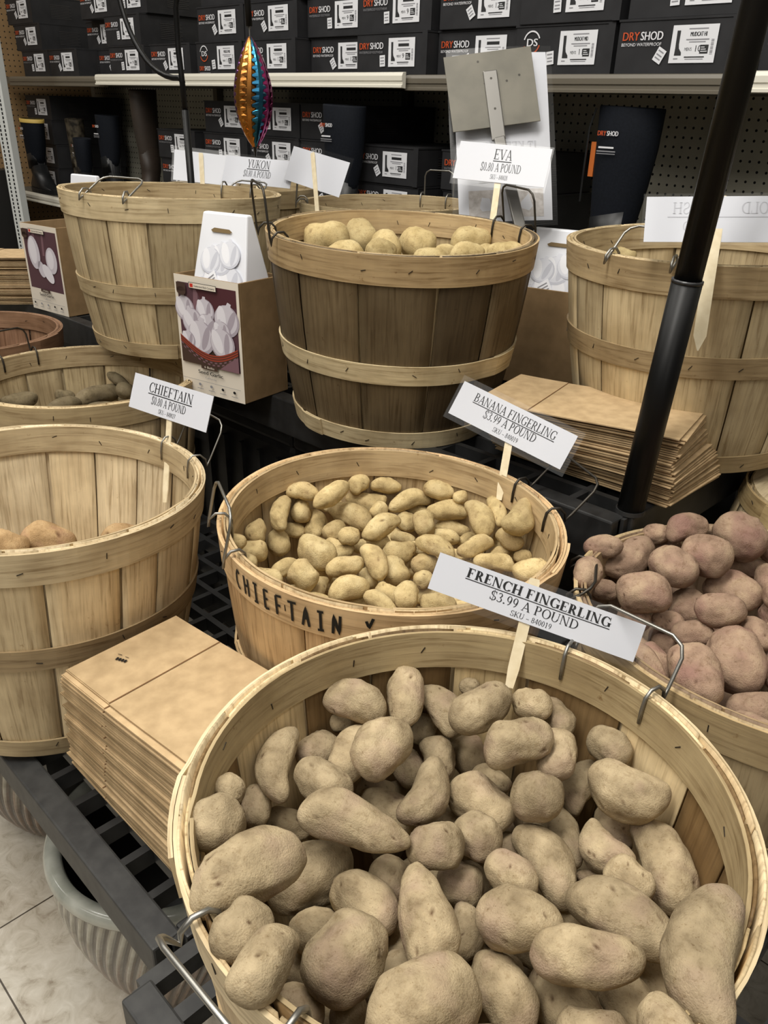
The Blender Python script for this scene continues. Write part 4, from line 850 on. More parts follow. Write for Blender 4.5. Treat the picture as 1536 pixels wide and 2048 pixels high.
  (-0.7719,0.5535,0.6882,0.853,0.478,-0.21,0.701,-0.503,0.505,0.0426,0.0226,0,0,6,0),
  (-0.7137,0.5678,0.7091,0.872,0.451,-0.19,0.675,-0.537,0.506,0.0414,0.037,0,0,6,1),
  (-0.7401,0.6246,0.682,0.951,-0.12,-0.284,0.661,-0.558,0.502,0.0343,0.0205,0,0,6,2),
  (-0.6879,0.6598,0.6793,0.777,-0.555,-0.297,0.621,-0.596,0.51,0.0345,0.0244,0,0,6,3),
  (-0.6728,0.695,0.6827,0.973,-0.018,-0.23,0.602,-0.621,0.502,0.0485,0.0376,0,0,6,4),
  (-0.6364,0.7149,0.6766,0.331,0.933,0.138,0.572,-0.642,0.51,0.0294,0.0245,0,0,6,5),
  (-0.6081,0.7538,0.675,0.909,0.411,-0.069,0.541,-0.671,0.507,0.0519,0.0274,0,0,6,6),
  (-0.5651,0.7648,0.6815,0.573,0.811,0.117,0.511,-0.692,0.509,0.051,0.0268,0,0,6,7),
  (-0.4997,0.7685,0.729,0.771,0.632,0.077,0.475,-0.731,0.49,0.0513,0.0301,0,0,6,8),
  (-0.7313,0.5631,0.6818,0.593,0.802,-0.07,0.677,-0.521,0.52,0.0213,0.0118,0,0,7,0),
  (-0.691,0.5697,0.6832,0.794,0.593,-0.133,0.654,-0.539,0.531,0.0437,0.0167,0,0,7,1),
  (-0.7132,0.5893,0.6808,-0.283,0.934,0.217,0.658,-0.544,0.52,0.0465,0.028,0.1,0.3,7,2),
  (-0.6595,0.5975,0.7013,0.304,0.949,0.083,0.633,-0.573,0.521,0.0576,0.0318,0.08,0,7,3),
  (-0.6617,0.6037,0.6782,0.676,0.735,-0.047,0.625,-0.57,0.534,0.0426,0.02,0,0,7,4),
  (-0.6166,0.6135,0.6918,0.97,0.136,-0.2,0.598,-0.595,0.536,0.0508,0.0245,0,0,7,5),
  (-0.6437,0.6541,0.6771,0.974,-0.004,-0.225,0.597,-0.606,0.526,0.0405,0.0263,0,0,7,6),
  (-0.5999,0.6435,0.6984,0.759,-0.584,-0.286,0.58,-0.622,0.527,0.041,0.0331,0,0,7,7),
  (-0.5277,0.7695,0.6883,0.888,0.46,-0,0.486,-0.709,0.512,0.0493,0.0262,0,0,7,8),
  (-0.6296,0.6088,0.6766,0.738,0.673,-0.053,0.603,-0.583,0.544,0.0388,0.0127,0,0,8,0),
  (-0.5905,0.6484,0.6745,0.61,0.791,0.04,0.565,-0.62,0.545,0.0358,0.0146,0,0,8,1),
  (-0.5658,0.6673,0.6913,0.847,0.53,-0.041,0.547,-0.645,0.534,0.0489,0.0277,0,0.1,8,2),
  (-0.5599,0.6787,0.6729,0.717,0.696,0.03,0.534,-0.647,0.544,0.0389,0.0127,0,0,8,3),
  (-0.5527,0.707,0.6724,0.911,0.408,-0.055,0.519,-0.664,0.537,0.0365,0.0177,0,0,8,4),
  (-0.6962,0.8106,0.6591,0.084,-0.996,0.018,-0.001,0.018,1,0.0461,0.0317,0,0,-1,-1),
  (-0.6807,0.501,0.6631,0.654,-0.734,0.183,-0.122,0.137,0.983,0.0575,0.0287,0,0,-1,-1),
  (-0.6785,0.6981,0.6472,0.812,0.539,-0.225,0.187,0.124,0.974,0.0544,0.0338,0,0,-1,-1),
  (-0.5658,0.5851,0.6631,-0.379,0.891,-0.25,-0.098,0.23,0.968,0.0513,0.0321,0,0,-1,-1),
  (-0.6343,0.7284,0.6512,-0.339,-0.918,-0.207,-0.072,-0.195,0.978,0.0522,0.0309,0,0,-1,-1),
  (-0.7051,0.7475,0.6591,0.921,0.311,-0.236,0.224,0.076,0.972,0.0572,0.0344,0,0,-1,-1),
  (-0.6261,0.6974,0.6232,-0.954,0.298,-0.02,-0.019,0.006,1,0.0506,0.0327,0,0,-1,-1),
  (-0.7944,0.6294,0.6631,0.45,-0.87,0.202,-0.093,0.18,0.979,0.053,0.0271,0,0,-1,-1),
  (-0.7376,0.6372,0.6552,-0.418,0.887,-0.197,-0.084,0.178,0.98,0.0554,0.03,0,0,-1,-1),
  (-0.5802,0.7807,0.6512,0.469,-0.858,0.212,-0.102,0.186,0.977,0.0581,0.033,0,0,-1,-1),
  (-0.8156,0.6478,0.6352,0.767,0.616,0.18,-0.14,-0.113,0.984,0.053,0.0308,0,0,-1,-1),
  (-0.5726,0.6975,0.6512,0.927,-0.37,-0.057,0.053,-0.021,0.998,0.0555,0.0328,0,0,-1,-1),
  (-0.6119,0.8278,0.6631,0.656,0.75,-0.086,0.057,0.065,0.996,0.0485,0.0305,0,0,-1,-1),
  (-0.668,0.5238,0.6432,0.254,-0.962,-0.097,0.025,-0.094,0.995,0.0466,0.0341,0,0,-1,-1),
  (-0.7187,0.5306,0.6631,0.705,0.704,0.085,-0.06,-0.06,0.996,0.0518,0.0299,0,0,-1,-1),
  (-0.5466,0.5717,0.6432,-0.06,-0.988,0.142,0.009,0.142,0.99,0.0597,0.0272,0,0,-1,-1),
  (-0.7628,0.6596,0.6272,-0.972,-0.004,-0.234,-0.234,-0.001,0.972,0.0434,0.0285,0,0,-1,-1),
  (-0.575,0.6937,0.6152,0.836,0.547,0.041,-0.034,-0.022,0.999,0.0521,0.0308,0,0,-1,-1),
  (-0.6317,0.6891,0.5912,-0.274,0.962,-0.003,-0.001,0.003,1,0.0453,0.0305,0,0,-1,-1),
  (-0.6074,0.8113,0.6312,-0.578,-0.814,0.059,0.034,0.048,0.998,0.059,0.0302,0,0,-1,-1),
  (-0.7634,0.7368,0.6631,-0.832,0.539,0.129,0.108,-0.07,0.992,0.054,0.0312,0,0,-1,-1),
  (-0.6007,0.7549,0.6432,-0.195,0.969,0.151,0.03,-0.148,0.989,0.0468,0.0273,0,0,-1,-1),
  (-0.5522,0.6922,0.5912,0.73,0.633,0.258,-0.195,-0.169,0.966,0.0556,0.0274,0,0,-1,-1),
  (-0.5398,0.728,0.6472,0.781,0.596,0.187,-0.148,-0.113,0.982,0.0551,0.0305,0,0,-1,-1),
  (-0.6575,0.823,0.6512,-0.458,0.85,-0.26,-0.123,0.229,0.966,0.0534,0.0304,0,0,-1,-1),
  (-0.6677,0.8136,0.6192,-0.866,-0.48,-0.141,-0.124,-0.068,0.99,0.0503,0.032,0,0,-1,-1),
  (-0.8082,0.6355,0.6072,0.693,0.672,0.262,-0.188,-0.183,0.965,0.0561,0.031,0,0,-1,-1),
  (-0.7729,0.7988,0.6552,0.84,-0.538,0.075,-0.063,0.04,0.997,0.0445,0.0337,0,0,-1,-1),
  (-0.7583,0.7445,0.6312,-0.207,-0.975,0.08,0.017,0.078,0.997,0.0545,0.0312,0,0,-1,-1),
  (-0.7324,0.827,0.6432,0.943,0.247,0.222,-0.214,-0.056,0.975,0.0469,0.0343,0,0,-1,-1),
  (-0.6237,0.8078,0.6032,-0.449,-0.89,0.078,0.035,0.07,0.997,0.044,0.0321,0,0,-1,-1),
  (-0.7586,0.6054,0.6591,0.67,-0.715,0.199,-0.136,0.145,0.98,0.0462,0.0296,0,0,-1,-1),
 ],
 'purple': [
  (-0.4545,0.8605,0.7464,0.808,0.579,0.107,0.416,-0.787,0.455,0.0511,0.0315,0,0,0,0),
  (-0.4333,0.9623,0.7372,0.834,0.536,0.129,0.37,-0.822,0.433,0.0371,0.0283,0,0,0,1),
  (-0.422,0.9823,0.7155,0.839,0.526,0.139,0.354,-0.824,0.443,0.0376,0.0218,0,0,0,2),
  (-0.3971,0.9716,0.7568,0.344,0.91,0.23,0.343,-0.84,0.421,0.061,0.0391,0.08,0,0,3),
  (-0.3912,1.0408,0.7322,0.857,0.493,0.151,0.32,-0.85,0.418,0.026,0.016,0,0,0,4),
  (-0.3438,1.0236,0.7454,0.989,-0.147,0.018,0.289,-0.861,0.419,0.0762,0.0603,0,0,0,5),
  (-0.436,0.9021,0.7207,0.188,0.955,0.231,0.386,-0.798,0.463,0.0878,0.0446,-0.06,0,1,0),
  (-0.372,0.8939,0.7381,0.985,-0.172,-0.025,0.341,-0.818,0.463,0.0661,0.0515,0,0,1,1),
  (-0.3513,0.9416,0.7445,0.987,-0.159,-0.002,0.313,-0.839,0.445,0.0661,0.0549,0,0,1,2),
  (-0.328,1.0427,0.6972,0.933,0.326,0.154,0.268,-0.853,0.447,0.0548,0.0274,0,0,1,3),
  (-0.3113,1.0588,0.7235,0.991,-0.126,0.048,0.255,-0.868,0.427,0.0398,0.0309,0,0,1,4),
  (-0.2976,1.078,0.6972,0.98,0.149,0.133,0.239,-0.866,0.439,0.0552,0.0392,0,0,1,5),
  (-0.4274,0.7804,0.7503,-0.229,0.945,0.233,0.42,-0.767,0.485,0.0481,0.0338,0,0,2,0),
  (-0.4353,0.8438,0.696,0.987,0.16,0.014,0.397,-0.77,0.5,0.0386,0.0287,0,0,2,1),
  (-0.3712,0.8217,0.7304,0.993,0.113,0.034,0.358,-0.792,0.495,0.0697,0.0502,0,0.08,2,2),
  (-0.3159,0.9612,0.6991,0.981,0.16,0.112,0.275,-0.836,0.474,0.0737,0.0499,0,0,2,3),
  (-0.2916,1.0116,0.7042,0.543,-0.823,-0.169,0.246,-0.855,0.456,0.065,0.0318,0,0,2,4),
  (-0.2531,0.9561,0.7192,0.942,-0.335,0.013,0.226,-0.854,0.469,0.0567,0.0386,0,0,2,5),
  (-0.3774,0.8199,0.6907,0.99,0.138,0.041,0.356,-0.774,0.523,0.043,0.0335,0,0,3,0),
  (-0.345,0.8457,0.6893,0.949,0.295,0.108,0.323,-0.791,0.519,0.0406,0.0281,0,0,3,1),
  (-0.345,0.8988,0.6868,0.752,-0.645,-0.136,0.31,-0.808,0.501,0.0522,0.0455,0,0,3,2),
  (-0.2903,0.8549,0.7288,0.918,0.364,0.16,0.279,-0.822,0.496,0.0596,0.0419,0,0,3,3),
  (-0.2495,0.8713,0.7083,0.8,-0.595,-0.077,0.237,-0.828,0.509,0.0524,0.0317,0,0,3,4),
  (-0.2625,0.9603,0.6836,0.689,-0.715,-0.118,0.23,-0.841,0.491,0.0516,0.027,0,0,3,5),
  (-0.3088,0.7444,0.6942,0.697,-0.702,-0.147,0.317,-0.763,0.564,0.0656,0.0368,0,0,4,0),
  (-0.3079,0.8341,0.6955,0.936,0.322,0.139,0.295,-0.798,0.525,0.0503,0.0331,0,0,4,1),
  (-0.2558,0.7252,0.7199,0.809,-0.581,-0.087,0.275,-0.779,0.563,0.0799,0.0578,0,0.05,4,2),
  (-0.2444,0.8057,0.7055,0.728,-0.677,-0.106,0.245,-0.806,0.539,0.0902,0.0636,0,0.05,4,3),
  (-0.2296,0.8725,0.6877,0.602,-0.786,-0.138,0.217,-0.823,0.525,0.0417,0.0216,0,0,4,4),
  (-0.2324,0.9178,0.6867,0.874,-0.485,-0.021,0.212,-0.835,0.507,0.0572,0.0377,0,0,4,5),
  (-0.1984,0.7452,0.6939,0.991,-0,0.136,0.209,-0.787,0.581,0.0508,0.0444,0,0,5,0),
  (-0.1988,0.8282,0.6935,0.695,-0.713,-0.091,0.196,-0.817,0.543,0.0651,0.0393,0,0,5,1),
  (-0.2252,0.9309,0.6419,0.774,-0.61,-0.17,0.133,-0.105,0.986,0.0739,0.0517,0,0,-1,-1),
  (-0.3268,0.965,0.6463,0.172,-0.944,0.282,-0.05,0.277,0.96,0.0739,0.0485,0,0,-1,-1),
  (-0.2814,0.771,0.6593,-0.943,-0.324,-0.078,-0.074,-0.025,0.997,0.0725,0.0553,0,0,-1,-1),
  (-0.1625,0.8785,0.7201,-0.373,-0.928,-0.009,-0.003,-0.008,1,0.0572,0.045,0,0,-1,-1),
  (-0.3787,0.9546,0.668,-0.524,0.846,0.097,0.051,-0.082,0.995,0.0731,0.045,0,0,-1,-1),
  (-0.2802,0.9006,0.6506,-0.819,0.535,-0.209,-0.175,0.115,0.978,0.072,0.0525,0,0,-1,-1),
  (-0.1536,0.7789,0.7201,0.505,-0.862,0.042,-0.021,0.036,0.999,0.0638,0.0455,0,0,-1,-1),
  (-0.342,0.8571,0.6506,-0.697,0.712,-0.083,-0.058,0.059,0.997,0.0768,0.055,0,0,-1,-1),
  (-0.3516,0.8819,0.6028,-0.425,0.904,0.038,0.016,-0.035,0.999,0.0645,0.0488,0,0,-1,-1),
  (-0.3883,0.9812,0.6245,-0.486,-0.873,0.04,0.02,0.035,0.999,0.0559,0.0503,0,0,-1,-1),
  (-0.211,0.9297,0.5898,0.25,0.965,0.08,-0.02,-0.078,0.997,0.0723,0.055,0,0,-1,-1),
  (-0.1731,0.8182,0.6506,-0.557,0.815,0.157,0.089,-0.13,0.988,0.0703,0.047,0,0,-1,-1),
  (-0.1122,0.7814,0.6853,0.829,0.55,0.103,-0.086,-0.057,0.995,0.0644,0.0482,0,0,-1,-1),
  (-0.303,0.7493,0.6072,0.967,0.248,-0.054,0.052,0.013,0.999,0.0719,0.0527,0,0,-1,-1),
  (-0.1782,0.696,0.6984,0.941,-0.249,0.227,-0.22,0.058,0.974,0.0749,0.0539,0,0,-1,-1),
  (-0.2447,1.0088,0.6723,-0.981,-0.003,-0.196,-0.196,-0.001,0.981,0.0724,0.0561,0,0,-1,-1),
  (-0.316,0.8422,0.5681,0.399,0.91,-0.114,0.046,0.105,0.993,0.0621,0.0559,0,0,-1,-1),
  (-0.217,0.8045,0.6245,0.383,0.923,-0.025,0.009,0.023,1,0.0731,0.0462,0,0,-1,-1),
  (-0.0726,0.9121,0.7201,-0.36,0.918,-0.167,-0.061,0.156,0.986,0.0563,0.0454,0,0,-1,-1),
  (-0.1722,0.7891,0.6072,-0.365,0.922,-0.13,-0.048,0.121,0.991,0.069,0.0468,0,0,-1,-1),
  (-0.1638,0.8128,0.5594,0.934,-0.356,-0.012,0.011,-0.004,1,0.0626,0.0507,0,0,-1,-1),
  (-0.1218,0.8849,0.6853,-0.452,-0.852,0.264,0.124,0.234,0.964,0.0763,0.0482,0,0,-1,-1),
  (-0.3085,0.9906,0.5985,0.893,-0.445,-0.069,0.062,-0.031,0.998,0.0566,0.0556,0,0,-1,-1),
  (-0.3223,0.7543,0.5551,0.201,-0.967,-0.156,0.032,-0.152,0.988,0.0617,0.0561,0,0,-1,-1),
  (-0.2447,0.8601,0.5985,0.526,-0.848,0.064,-0.033,0.054,0.998,0.0639,0.0538,0,0,-1,-1),
  (-0.2435,0.9504,0.5507,0.999,-0.036,0.01,-0.01,0,1,0.0628,0.0472,0,0,-1,-1),
  (-0.1053,0.9898,0.7201,-0.158,0.974,0.16,0.026,-0.158,0.987,0.0615,0.0506,0,0,-1,-1),
  (-0.22,0.8676,0.5507,0.262,0.955,-0.137,0.036,0.132,0.991,0.0748,0.0541,0,0,-1,-1),
  (-0.1964,1.0506,0.7201,0.874,0.484,0.052,-0.045,-0.025,0.999,0.0664,0.0498,0,0,-1,-1),
  (-0.3332,0.9161,0.5637,-0.83,-0.543,0.128,0.107,0.07,0.992,0.0572,0.0478,0,0,-1,-1),
  (-0.1801,0.7564,0.5681,-0.823,-0.499,0.27,0.231,0.14,0.963,0.0579,0.0488,0,0,-1,-1),
  (-0.3614,0.7977,0.6506,0.876,-0.45,-0.173,0.154,-0.079,0.985,0.0557,0.0561,0,0,-1,-1),
  (-0.367,0.9513,0.529,-0.882,0.462,-0.097,-0.086,0.045,0.995,0.064,0.0506,0,0,-1,-1),
  (-0.1935,0.7499,0.6463,0.617,-0.781,-0.102,0.063,-0.08,0.995,0.0613,0.0465,0,0,-1,-1),
  (-0.3033,0.6928,0.7201,0.927,-0.289,-0.238,0.227,-0.071,0.971,0.072,0.0481,0,0,-1,-1),
  (-0.265,0.6912,0.6767,-0.195,0.956,-0.22,-0.044,0.216,0.975,0.0575,0.0468,0,0,-1,-1),
  (-0.1844,0.9997,0.6506,-0.651,-0.754,0.088,0.058,0.067,0.996,0.0765,0.0492,0,0,-1,-1),
  (-0.0562,0.8183,0.7201,-0.934,-0.222,-0.279,-0.272,-0.065,0.96,0.0642,0.0481,0,0,-1,-1),
  (-0.1008,0.7982,0.6376,-0.205,0.966,0.158,0.033,-0.154,0.987,0.0743,0.0515,0,0,-1,-1),
  (-0.2995,1.0169,0.5507,-0.298,-0.947,0.117,0.035,0.112,0.993,0.0573,0.047,0,0,-1,-1),
  (-0.1153,0.9139,0.6376,0.006,0.962,0.273,-0.002,-0.273,0.962,0.0637,0.0497,0,0,-1,-1),
  (-0.1523,0.8863,0.5985,-0.391,-0.91,-0.14,-0.055,-0.129,0.99,0.0678,0.0509,0,0,-1,-1),
  (-0.1173,0.8854,0.5507,0.945,-0.27,-0.185,0.178,-0.051,0.983,0.0609,0.051,0,0,-1,-1),
  (-0.181,1.0185,0.6028,0.737,0.626,0.255,-0.194,-0.165,0.967,0.0562,0.0462,0,0,-1,-1),
  (-0.3799,0.9409,0.5898,-0.998,-0.042,0.055,0.055,0.002,0.998,0.0708,0.053,0,0,-1,-1),
  (-0.1101,1.0197,0.6723,-0.112,0.991,-0.068,-0.008,0.068,0.998,0.06,0.0497,0,0,-1,-1),
  (-0.1411,1.0125,0.5724,0.861,0.504,0.06,-0.052,-0.03,0.998,0.0708,0.0458,0,0,-1,-1),
  (-0.3652,0.837,0.529,0.733,-0.663,0.149,-0.111,0.1,0.989,0.0697,0.0525,0,0,-1,-1),
  (-0.1219,0.9718,0.6202,-0.976,-0.212,-0.04,-0.039,-0.008,0.999,0.0746,0.0545,0,0,-1,-1),
  (-0.0745,0.9016,0.5941,-0.91,-0.342,0.236,0.221,0.083,0.972,0.0674,0.0504,0,0,-1,-1),
  (-0.1768,0.9841,0.7201,0.622,-0.781,0.058,-0.036,0.046,0.998,0.072,0.055,0,0,-1,-1),
  (-0.0586,0.8675,0.681,-0.565,0.812,0.146,0.084,-0.12,0.989,0.0651,0.0539,0,0,-1,-1),
 ],
 'eva': [
  (-1.1449,0.9876,1.0501,0.956,0.26,-0.134,0.751,-0.648,0.127,0.0882,0.0643,0,0,0,0),
  (-1.141,1.0696,1.0467,0.966,-0.19,-0.175,0.724,-0.679,0.125,0.0758,0.061,0,0,0,1),
  (-1.0153,0.9972,1.0423,0.62,0.784,0,0.706,-0.694,0.14,0.0544,0.0424,0,0,0,2),
  (-1.0572,1.053,1.042,0.824,-0.532,-0.197,0.702,-0.699,0.134,0.0874,0.0514,0,0,0,3),
  (-1.068,1.1437,1.0351,0.806,-0.559,-0.194,0.676,-0.724,0.132,0.0856,0.0631,0,0,0,4),
  (-0.9751,1.1856,1.0476,0.491,0.869,0.06,0.63,-0.766,0.127,0.0767,0.0525,0,0,0,5),
  (-1.0675,0.9621,1.0321,0.589,0.808,-0.006,0.735,-0.662,0.146,0.0687,0.0514,0,0,1,0),
  (-0.96,1.0605,1.0289,0.667,0.745,0.008,0.664,-0.733,0.149,0.06,0.0427,0,0,1,1),
  (-0.9854,1.1317,1.0312,0.677,0.736,0.011,0.65,-0.747,0.14,0.0447,0.0303,0,0,1,2),
  (-0.9282,1.12,1.0354,0.398,0.914,0.084,0.632,-0.762,0.142,0.0661,0.0415,0,0,1,3),
  (-0.9227,1.177,1.0291,0.713,0.701,0.018,0.611,-0.779,0.142,0.0622,0.0407,0,0,1,4),
  (-0.873,1.1569,1.0417,0.871,0.49,-0.029,0.597,-0.791,0.138,0.0653,0.0393,0,0,1,5),
  (-0.8404,1.0361,1.0191,0.008,1,0.023,-0,-0.023,1,0.0619,0.0604,0,0,-1,-1),
  (-0.8131,0.9447,1.035,-0.237,-0.935,-0.263,-0.065,-0.255,0.965,0.0692,0.0544,0,0,-1,-1),
  (-0.9487,1.0159,1.0031,0.896,0.348,0.275,-0.257,-0.1,0.961,0.067,0.0564,0,0,-1,-1),
  (-1.0473,1.1253,0.9711,0.975,0.134,-0.18,0.178,0.025,0.984,0.0667,0.0622,0,0,-1,-1),
  (-0.9772,0.9254,1.0191,0.442,0.867,-0.23,0.104,0.205,0.973,0.0642,0.0616,0,0,-1,-1),
  (-0.8371,1.0724,0.9671,-0.575,0.81,-0.115,-0.067,0.094,0.993,0.0704,0.0506,0,0,-1,-1),
  (-0.9568,0.8987,0.9671,-0.604,0.788,-0.119,-0.072,0.094,0.993,0.0812,0.0576,0,0,-1,-1),
  (-1.0539,0.9075,1.0031,-0.157,-0.979,-0.128,-0.02,-0.127,0.992,0.0725,0.0501,0,0,-1,-1),
  (-0.8953,0.9691,1.0231,0.723,-0.674,-0.151,0.11,-0.103,0.989,0.0616,0.0534,0,0,-1,-1),
  (-1.031,0.923,0.9471,0.731,0.626,-0.269,0.205,0.175,0.963,0.0641,0.0618,0,0,-1,-1),
  (-0.8927,0.9209,0.9471,-0.695,-0.694,-0.189,-0.133,-0.133,0.982,0.0689,0.0623,0,0,-1,-1),
  (-0.9681,0.8718,0.9152,0.837,-0.547,0.01,-0.008,0.005,1,0.0683,0.0586,0,0,-1,-1),
  (-0.8503,0.9864,0.9751,0.87,0.454,-0.192,0.17,0.089,0.981,0.0763,0.0567,0,0,-1,-1),
  (-1.0268,1.1745,0.9352,-0.905,-0.394,0.162,0.148,0.065,0.987,0.0744,0.0527,0,0,-1,-1),
  (-0.9109,1.1247,0.9871,-0.315,-0.924,0.218,0.071,0.207,0.976,0.0741,0.0593,0,0,-1,-1),
  (-0.9954,1.0904,1.0031,-0.93,-0.366,-0.035,-0.033,-0.013,0.999,0.0599,0.0563,0,0,-1,-1),
  (-0.9001,0.9676,0.8992,-0.345,-0.938,0.026,0.009,0.024,1,0.0613,0.062,0,0,-1,-1),
  (-1.0411,1.0656,0.9591,0.948,-0.27,0.17,-0.163,0.046,0.986,0.0634,0.059,0,0,-1,-1),
 ],
 'left': [
  (-1.1069,0.3396,0.6808,0.29,0.93,-0.227,0.86,-0.264,0.437,0.0579,0.0477,0,0,0,0),
  (-1.1177,0.4015,0.6641,0.473,0.845,-0.249,0.846,-0.304,0.439,0.0817,0.0514,0,0,0,1),
  (-1.0654,0.4942,0.658,0.28,0.951,-0.13,0.812,-0.377,0.446,0.0658,0.0387,0,0,0,2),
  (-1.1006,0.3581,0.6183,0.796,0.545,-0.265,0.219,0.15,0.964,0.0684,0.0477,0,0,-1,-1),
  (-0.9526,0.2854,0.6942,-0.866,-0.478,0.145,0.127,0.07,0.989,0.0837,0.0468,0,0,-1,-1),
  (-1.0808,0.3946,0.5784,-0.986,-0.111,-0.12,-0.12,-0.014,0.993,0.0813,0.0468,0,0,-1,-1),
  (-1.0173,0.4875,0.6343,0.756,-0.64,0.139,-0.106,0.09,0.99,0.0603,0.0575,0,0,-1,-1),
  (-1.121,0.4306,0.5983,-0.828,-0.501,0.251,0.215,0.13,0.968,0.073,0.048,0,0,-1,-1),
  (-1.1675,0.3929,0.5664,0.51,0.858,-0.058,0.03,0.05,0.998,0.0835,0.0526,0,0,-1,-1),
  (-0.9935,0.5068,0.5863,0.996,-0.066,0.054,-0.054,0.004,0.999,0.0679,0.0537,0,0,-1,-1),
  (-1.1292,0.3182,0.5824,0.732,0.673,0.107,-0.079,-0.072,0.994,0.0671,0.0506,0,0,-1,-1),
  (-0.9936,0.4456,0.5983,-0.963,-0.109,0.246,0.245,0.028,0.969,0.064,0.0483,0,0,-1,-1),
  (-0.9989,0.3738,0.6702,-0.596,-0.761,-0.258,-0.159,-0.203,0.966,0.0675,0.0546,0,0,-1,-1),
  (-1.1346,0.4546,0.5384,-0.178,-0.946,-0.27,-0.05,-0.266,0.963,0.0605,0.0469,0,0,-1,-1),
  (-1.0119,0.2155,0.6822,-0.822,0.556,0.127,0.105,-0.071,0.992,0.0631,0.0476,0,0,-1,-1),
  (-1.0118,0.4411,0.5504,-0.357,-0.916,0.182,0.066,0.17,0.983,0.0601,0.0529,0,0,-1,-1),
  (-0.9173,0.4472,0.6902,0.046,-0.97,-0.239,0.011,-0.239,0.971,0.0808,0.0479,0,0,-1,-1),
  (-1.0772,0.4639,0.5624,-0.258,0.961,0.099,0.026,-0.095,0.995,0.0694,0.0509,0,0,-1,-1),
  (-1.124,0.226,0.6303,-0.991,-0.102,-0.081,-0.081,-0.008,0.997,0.0767,0.0453,0,0,-1,-1),
  (-1.1036,0.3556,0.5384,-0.243,-0.97,-0.019,-0.005,-0.018,1,0.0608,0.0512,0,0,-1,-1),
  (-1.028,0.2767,0.6542,-0.059,-0.963,0.263,0.016,0.263,0.965,0.0641,0.0509,0,0,-1,-1),
 ],
 'mid': [
  (-1.7144,0.7093,0.6823,0.84,0.488,-0.238,0.884,-0.366,0.29,0.0473,0.0274,0,0,0,0),
  (-1.6664,0.7651,0.6834,-0.107,0.994,0.024,0.869,-0.399,0.292,0.1268,0.0405,0.05,0,0,1),
  (-1.6631,0.8125,0.7105,0.95,0.206,-0.237,0.863,-0.422,0.277,0.0673,0.0233,0,0,0,2),
  (-1.6129,0.8027,0.6986,0.946,0.216,-0.241,0.857,-0.426,0.29,0.0467,0.0372,0,0,0,3),
  (-1.6414,0.8188,0.6673,0.411,0.907,-0.097,0.854,-0.426,0.3,0.0411,0.0264,0,0,0,4),
  (-1.6831,0.5669,0.6894,0.29,0.946,-0.141,0.905,-0.305,0.298,0.0541,0.0162,0,0,1,0),
  (-1.7,0.605,0.6966,0.032,0.998,-0.061,0.902,-0.321,0.29,0.0772,0.0372,-0.08,0,1,1),
  (-1.6433,0.6739,0.6867,-0.113,0.994,0.005,0.883,-0.362,0.299,0.0795,0.0305,0.08,0,1,2),
  (-1.6311,0.7571,0.6683,0.295,0.952,-0.082,0.864,-0.401,0.305,0.0751,0.02,0,0,1,3),
  (-1.5675,0.5663,0.679,0.015,-0.997,0.072,-0.001,0.072,0.997,0.0826,0.0437,0,0,-1,-1),
  (-1.651,0.644,0.643,0.997,0.029,-0.071,0.071,0.002,0.997,0.0663,0.0443,0,0,-1,-1),
  (-1.4388,0.8302,0.679,-0.911,0.404,-0.083,-0.076,0.034,0.997,0.0628,0.0411,0,0,-1,-1),
  (-1.5357,0.6703,0.679,-0.732,-0.675,0.09,0.066,0.061,0.996,0.0692,0.0384,0,0,-1,-1),
  (-1.5337,0.5342,0.651,0.827,0.553,-0.099,0.083,0.055,0.995,0.0732,0.0443,0,0,-1,-1),
  (-1.4213,0.6833,0.679,0.425,-0.898,0.111,-0.048,0.101,0.994,0.0672,0.0432,0,0,-1,-1),
  (-1.631,0.7361,0.639,-0.64,0.754,-0.149,-0.096,0.113,0.989,0.0778,0.0413,0,0,-1,-1),
  (-1.5683,0.7773,0.655,0.366,0.896,-0.251,0.095,0.232,0.968,0.0721,0.0373,0,0,-1,-1),
  (-1.5037,0.6221,0.679,0.798,-0.602,-0.012,0.009,-0.007,1,0.0623,0.0405,0,0,-1,-1),
  (-1.4566,0.6708,0.659,-0.724,0.69,0.004,0.003,-0.003,1,0.0808,0.0365,0,0,-1,-1),
  (-1.4509,0.6024,0.679,-0.353,-0.934,-0.048,-0.017,-0.045,0.999,0.0801,0.0443,0,0,-1,-1),
  (-1.6294,0.7964,0.615,-0.237,-0.937,0.256,0.063,0.248,0.967,0.064,0.0361,0,0,-1,-1),
  (-1.4703,0.5948,0.635,-0.924,0.268,-0.273,-0.262,0.076,0.962,0.0838,0.0372,0,0,-1,-1),
  (-1.642,0.5871,0.659,0.874,-0.442,0.199,-0.178,0.09,0.98,0.0686,0.0391,0,0,-1,-1),
 ],
 'gold': [
  (-0.7623,1.357,1.0311,0.875,0.48,0.057,0.485,-0.864,0.135,0.0429,0.0304,0,0,0,0),
  (-0.6788,1.2888,1.009,0.785,0.616,-0.066,0.052,0.041,0.998,0.0746,0.0546,0,0,-1,-1),
  (-0.6536,1.1598,1.029,-0.301,0.926,-0.229,-0.071,0.218,0.973,0.0791,0.0468,0,0,-1,-1),
  (-0.5948,1.4416,0.997,-0.601,0.799,-0.011,-0.006,0.009,1,0.0748,0.0484,0,0,-1,-1),
  (-0.6641,1.3757,1.005,0.987,0.11,-0.114,0.113,0.013,0.994,0.0608,0.0458,0,0,-1,-1),
  (-0.5968,1.3497,0.989,-0.455,0.864,0.215,0.1,-0.19,0.977,0.0713,0.0575,0,0,-1,-1),
  (-0.7061,1.268,0.961,0.411,0.911,0.03,-0.012,-0.028,1,0.0793,0.0499,0,0,-1,-1),
  (-0.5801,1.1449,1.029,0.957,-0.063,0.284,-0.284,0.019,0.959,0.0663,0.0567,0,0,-1,-1),
